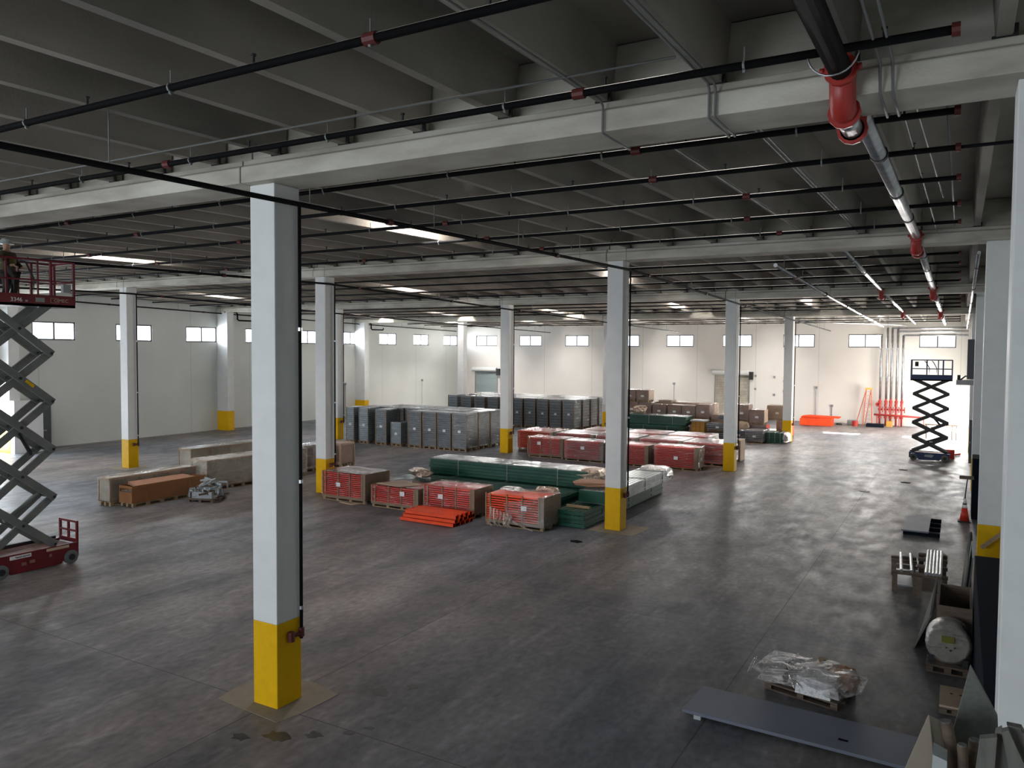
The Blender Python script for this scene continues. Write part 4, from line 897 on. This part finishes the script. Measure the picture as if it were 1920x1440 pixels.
def sub(ids, rad, name, m):
    mp = {a: i for i, a in enumerate(ids)}; skin_mesh(name, [V_[a] for a in ids], [(mp[a], mp[b]) for a, b in E_ if a in mp and b in mp], rad, m, P_)
sub([0, 1, 2, 3, 15, 16, 17, 19, 20, 21], [.17, .165, .185, .15, .085, .065, .05, .085, .065, .05], 'jacket', 'jacket')
sub([0, 7, 8, 9, 11, 12, 13], [.165, .11, .08, .06, .11, .08, .06], 'trousers', 'trousers')
sub([1, 2, 3], [.178, .198, .15], 'vest', 'vest')
m = MB(); m.tube([(0, 0, 0), (0, 0, .015), (0, 0, .02), (0, 0, .08), (0, 0, .13), (0, 0, .15)], [.14, .14, .115, .11, .075, .02], 16); hh = m.build('hard_hat', 'hat', P_, True); hh.location = (0, .03*k, 1.61*k); hh.scale = (1, 1.1, 1)
m = MB()
for s in (-1, 1): m.tube([(s*.028, -.040, 1.285), (s*.028, -.050, 1.285)], .010, 8)
m.tube([(0, -.045, 1.275), (0, -.065, 1.255), (0, -.05, 1.25)], .010, 6); m.tube([(-.022, -.04, 1.225), (.022, -.04, 1.225)], .006, 6); m.build('face', 'kraft', P_)
for s in (-1, 1):
    m = MB(); hx, hy, hz = s*.19, -.28, .82
    for f in range(4): m.tube([(hx-.03+.02*f, hy, hz), (hx-.03+.02*f, hy-.045, hz-.01), (hx-.03+.02*f, hy-.06, hz-.04)], [.010, .009, .007], 6)
    m.tube([(hx-s*.03, hy+.03, hz), (hx-s*.06, hy-.01, hz-.02)], .010, 6); m.build('fingers', 'skin', P_)

# ------------------------------------------------------------------ right side: sheets, carts, drum, boxes
t = thing('floor_panel', 'dark slate steel sheet lying near the right wall column', 'sheet', (-1.0, 25.9, 0))
MB().box(-.34, .34, -1.2, 1.2, .10, .14).build('sheet', 'slate', t)
q = MB()
for y in (-1.1, -.35, .35, 1.05): q.box(-.3, .62, y-.05, y+.05, 0, .10)
q.build('timber_bearers', 'charcoal', t)
t = thing('door_slab', 'long slate grey steel door slab lying flat at the bottom right', 'door slab', (-1.55, 11.05, 0), -.045)
MB().box(-1.72, 1.9, -.46, .46, .055, .10).build('slab', 'slate', t, bevel=.004)
for x, y in ((-1.5, -.42), (-.2, .3), (1.2, -.3), (1.5, .35)): MB().box(x-.05, x+.05, y-.04, y+.04, 0, .055).build('spacer_block', 'foamwhite', t)
MB().box(.3, .42, -.2, -.15, .10, .104).build('handle_recess', 'charcoal', t)
# trash bundle
t = thing('film_bundle', 'clear film bag of rubbish on a small pallet behind the door slab', 'rubbish bundle', (-1.85, 12.4, 0), -.25)
pallet_mb(1.1, .7, .11).build('pallet', 'plank', t)
MB().hexa([(-.05, -.42, .12), (.45, -.36, .12), (.4, .1, .12), (-.05, .1, .12), (-.05, -.36, .36), (.42, -.32, .34), (.4, .1, .38), (-.05, .1, .38)]).build('printed_sack', 'paper', t)
crumple('film_bag', None, None, (-.3, -.02, .1), (.85, .8, .30), 'wrapbag', .2, 41, t, .3); crumple('film_folds', None, None, (.28, .0, .1), (.8, .85, .34), 'wrapbag', 0, 42, t, .25)
crumple('dark_scraps', None, None, (-.22, .12, .12), (.4, .3, .22), 'dark', 0, 43, t); crumple('brown_scraps', None, None, (.42, .22, .12), (.35, .35, .32), 'kraft', 0, 44, t)
m = MB(); m.tube([(.02, .3, .18), (.12, .28, .42)], [.12, .12], 14); m.build('tape_roll', 'cardpale', t); m = MB(); m.tube([(.115, .28, .40), (.125, .28, .43)], .04, 10); m.build('roll_hole', 'dark', t)
rnd = random.Random(5); m = MB()
for i in range(26):
    a = rnd.uniform(0, 2*PI); x, y = -.35+rnd.uniform(-.3, .3), rnd.uniform(-.3, .3); m.tube([(x, y, .2+rnd.random()*.15), (x+.12*math.cos(a), y+.12*math.sin(a), .3+rnd.random()*.12), (x+.25*math.cos(a+.5), y+.25*math.sin(a+.5), .22)], .009, 4)
m.build('film_ridges', 'foil', t)
# carts with frames and silver tubes
def cart(label, x, y, w, d, h, n_tubes, rz):
    t = thing('frame_pallet', label, 'pallet', (x, y, 0), rz, 'timber frame pallets by the right wall')
    for sx in (-1, 1):
        for sy in (-1, 1): MB().box(sx*w/2-.05, sx*w/2+.05, sy*d/2-.05, sy*d/2+.05, 0, h).build('leg', 'plank', t)
    for sy in (-.5, -.1, .25, .5): MB().box(-w/2-.06, w/2+.06, sy*d-.05, sy*d+.05, h-.04, h+.03).build('cross_bar', 'plank', t)
    MB().box(-w/2+.05, w/2-.05, -d/2, d/2, h*.3, h*.36).build('shelf', 'palegrey' if n_tubes < 3 else 'plank', t)
    for i in range(n_tubes):
        x0 = -w/2+.12+(w-.2)*i/max(1, n_tubes-1); MB().tube([(x0, -d/2-.1, h+.06), (x0+.02, d/2+.1, h+.08)], .035, 8).build('silver_tube', 'galv', t)
    return t
cart('timber frame pallet with one silver tube, left of the pair by the wall', -.97, 19.4, .40, 1.35, .42, 2, .08)
cart('timber frame pallet loaded with silver tubes, right of the pair by the wall', -.42, 19.35, .46, 1.9, .5, 5, .02)
t = thing('gaylord_box', 'open brown bin with dark inside behind the cable drum', 'bin', (.02, 15.65, 0))
q = MB(); q.box(-.26, .26, -.72, -.69, .1, .9); q.box(-.26, .26, .69, .72, .1, .9); q.box(-.26, -.23, -.69, .69, .1, .9); q.box(.23, .26, -.69, .69, .1, .9); q.build('walls', 'plank', t)
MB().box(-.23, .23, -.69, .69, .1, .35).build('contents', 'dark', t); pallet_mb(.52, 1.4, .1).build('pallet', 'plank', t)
tag(MB().hexa([(-.60, 15.2, 0), (-.57, 15.2, 0), (-.30, 18.0, 0), (-.33, 18.0, 0), (-.35, 15.2, .62), (-.32, 15.2, .62), (-.29, 18.0, .62), (-.32, 18.0, .62)]).build('leaning_board', 'rib'), 'long pale board leaning against the open bin', 'board')
t = thing('cable_drum', 'film-wrapped round drum standing on a pallet by the right wall', 'drum', (-.05, 14.5, 0))
pallet_mb(.62, .6, .13).build('pallet', 'plank', t)
m = MB(); m.tube([(0, -.2, .46), (0, -.16, .46), (0, .2, .46)], [.29, .32, .32], 28); m.build('drum', 'drumgrey', t, True)
m = MB(); m.tube([(0, -.23, .46), (0, -.17, .46), (0, .22, .46)], [.27, .335, .335], 24); m.build('stretch_wrap', 'wrapdull', t, True)
MB().box(-.10, .08, -.245, -.225, .50, .60).build('yellow_label', 'vest', t); MB().box(-.28, -.2, -.24, -.2, .13, .26).build('chock', 'dark', t); MB().box(.2, .28, -.24, -.2, .13, .26).build('chock', 'dark', t)
for x, z in ((-.03, .42), (.03, .38), (.09, .43)): MB().tube([(x, -.25, z), (x, -.225, z)], .012, 8).build('bolt_hole', 'dark', t)
t = thing('small_pallet', 'small plywood topped pallet on the floor below the drum', 'pallet', (.07, 13.0, 0), 0); pallet_mb(.42, .75, .1).build('bearers', 'plank', t); MB().box(-.21, .21, -.38, .38, .10, .13).build('plywood_top', 'cardpale', t)
for x in (-.06, .06): MB().tube([(x, .1, .13), (x, .1, .135)], .02, 8).build('bolt_hole', 'dark', t)
tag(MB().box(.30, .93, 9.2, 15.9, 0, 1.6).build('charcoal_cabinet', 'charcoal', None, bevel=.01), 'long charcoal steel cabinet against the right wall', 'cabinet')
for i, (x, y) in enumerate(((.12, 17.6), (.20, 17.9))):
    tag(MB().hexa([(x, y, 0), (x+.03, y, 0), (x+.03, y+1.6, 0), (x, y+1.6, 0), (x+.10, y, 1.1), (x+.13, y, 1.1), (x+.13, y+1.6, 1.1), (x+.10, y+1.6, 1.1)]).build('white_sheet', 'foamwhite' if i else 'rib'), 'pale sheet leaning near the wall column, %s one' % ['nearer', 'farther'][i], 'sheet')
tag(MB().tube([(.30, 20.1+.4*math.cos(a), .04+1.15*math.sin(a)) for a in [PI*k/10 for k in range(11)]], .025, 6).build('hose_loop', 'dark'), 'black hose loop standing by the yellow base of the right wall column', 'hose')
tag(MB().bar((.52, 20.72, .72), (.95, 20.66, 1.15), .09).build('timber_offcut', 'wood'), 'pale timber leaning across the yellow base of the right wall column', 'timber')
# cone and broom
t = thing('traffic_cone', 'orange traffic cone with white bands by the right wall', 'cone', (.22, 27.6, 0))
MB().box(-.18, .18, -.18, .18, 0, .03).build('base', 'dark', t)
MB().tube([(0, 0, .03), (0, 0, .42)], [.13, .075], 16).build('body', 'cone', t, True); MB().tube([(0, 0, .42), (0, 0, .52)], [.075, .059], 16).build('band', 'reflect', t, True)
MB().tube([(0, 0, .52), (0, 0, .56)], [.059, .053], 16).build('neck', 'dark', t, True); MB().tube([(0, 0, .56), (0, 0, .70)], [.053, .032], 16).build('band', 'reflect', t, True)
t = thing('push_broom', 'push broom standing head up in the traffic cone', 'broom', (.22, 27.6, .70)); MB().tube([(0, 0, 0), (.05, 0, .62)], .015, 6).build('handle', 'dark', t); MB().box(-.16, .22, -.04, .04, .60, .70).build('brush_head', 'plank', t)
tag(MB().box(.40, .93, 28.0, 29.2, .02, 1.9).build('tall_cabinet', 'charcoal', None, bevel=.01), 'tall narrow charcoal cabinet standing behind the traffic cone', 'panel')
# open door leaf, platform and dark shutter on the right wall
t = thing('door_leaf', 'dark grey door leaf with slim window standing open near the blue lift', 'door', (.42, 42.1, 0))
MB().box(0, .5, 0, .05, .02, 2.05).build('leaf', 'doordark', t); MB().box(.16, .26, -.01, .06, 1.0, 1.55).build('vision_panel', 'reflect', t); MB().box(.02, .06, -.03, 0, .95, 1.05).build('handle', 'steel', t)
t = thing('wall_platform', 'grey platform jutting from the right wall beside the blue lift', 'platform', (.3, 40.2, 3.75)); MB().box(-.46, .64, -.6, .6, 0, .2).build('deck', 'steel', t)
m = MB(); m.tube([(-.3, 0, .2), (-.1, .1, .38), (.1, 0, .3), (.35, .1, .42)], .035, 6); m.box(-.42, -.3, -.1, .1, .2, .42); m.build('tools', 'dark', t)
tag(MB().box(.24, .9, 39.9, 40.0, 4.0, 5.75).build('dark_shutter', 'doordark'), 'tall dark shutter panel above the platform on the right wall', 'shutter')

# ------------------------------------------------------------------ upper floor edge at the camera's feet
struct(MB().box(-.9, XR, -3, 3.3, 2.95, 3.2).build('trim_5', 'rib'))
t = thing('foam_block', 'cream foam board block standing at the bottom right edge', 'board', (0, 2.95, 3.2))
MB().hexa([(-.30, 0, 0), (.03, 0, 0), (.10, .25, 0), (-.25, .25, 0), (-.064, 0, .731), (-.060, 0, .731), (-.032, .25, .617), (-.038, .25, .617)]).build('board', 'foam', t, bevel=.004)
MB().hexa([(-.062, -.102, 0), (.0, -.102, 0), (.0, -.02, 0), (-.06, -.02, 0), (-.045, -.102, .645), (-.004, -.102, .634), (-.004, -.02, .634), (-.045, -.02, .65)]).build('white_end', 'foamwhite', t)
def post(label, a, b, r):
    t = thing('wooden_post', label, 'post', (0, 0, 0), 0, 'wooden posts at the bottom right'); MB().tube([b, a], r, 8).build('post', 'plank', t, True)
    d = (Vector(a)-Vector(b)).normalized(); MB().tube([Vector(a), Vector(a)+d*.006], r*.9, 8).build('cut_end', 'rib', t)
post('dark brown wooden post right of the cream foam block', (-.012, 2.98, 3.905), (.14, 2.98, 3.2), .020)
post('short wooden post in the middle of the three by the foam block', (.038, 2.9, 3.872), (.075, 2.9, 3.2), .016)
post('wooden post rightmost of the three by the foam block', (.073, 2.96, 3.872), (.06, 2.96, 3.2), .018)
tag(MB().hexa([(.012, 3.2, 3.2), (.18, 3.2, 3.2), (.18, 3.225, 3.2), (.012, 3.225, 3.2), (.009, 3.2, 3.772), (.146, 3.2, 3.87), (.146, 3.225, 3.87), (.009, 3.225, 3.772)]).prism([(.009, 3.772), (.146, 3.87), (.059, 4.033)], 3.2, 3.225, 'y').build('plasterboard_sheet', 'board'), 'grey green plasterboard sheet with pointed top corner beside the right column', 'sheet')
ribs = [[(.084, 3.951), (.128, 3.967), (.10, 3.2), (.02, 3.2)], [(.126, 3.970), (.142, 3.983), (.34, 3.2), (.08, 3.2)], [(.139, 3.986), (.157, 3.995), (.52, 3.2), (.30, 3.2)], [(.154, 3.998), (.193, 3.998), (.67, 3.2), (.49, 3.2)], [(.190, 3.997), (.26, 3.985), (.93, 3.2), (.64, 3.2)]]
for i, (a, b, c, d) in enumerate(ribs):
    y = 2.80+.031*(i % 2); m = MB(); m.hexa([(d[0], y, d[1]), (c[0], y, c[1]), (c[0], y+.03, c[1]), (d[0], y+.03, d[1]), (a[0], y, a[1]), (b[0], y, b[1]), (b[0], y+.03, b[1]), (a[0], y+.03, a[1])])
    tag(m.build('fibre_board', 'rib'), 'grey fibre board fanned out at the foot of the right column, %s' % ['leftmost', 'second from left', 'middle one', 'second from right', 'rightmost'][i], 'board', 'fanned fibre boards')

for i, (x, y, w_) in enumerate([(-3.1, 31.5, 'open floor left of the traffic cone'), (-1.9, 34.5, 'open floor beyond the steel sheet'), (-2.2, 38.2, 'floor in front of the blue lift'), (-9.0, 19.0, 'floor before the second column')]):
    m = MB(); m.prism([(x, y), (x+.22, y-.03), (x+.3, y+.12), (x+.1, y+.2), (x-.05, y+.1)], 0, .02, 'z'); tag(m.build('scrap', 'charcoal' if i else 'foamwhite'), 'small flat scrap lying on the ' + w_, 'scrap')
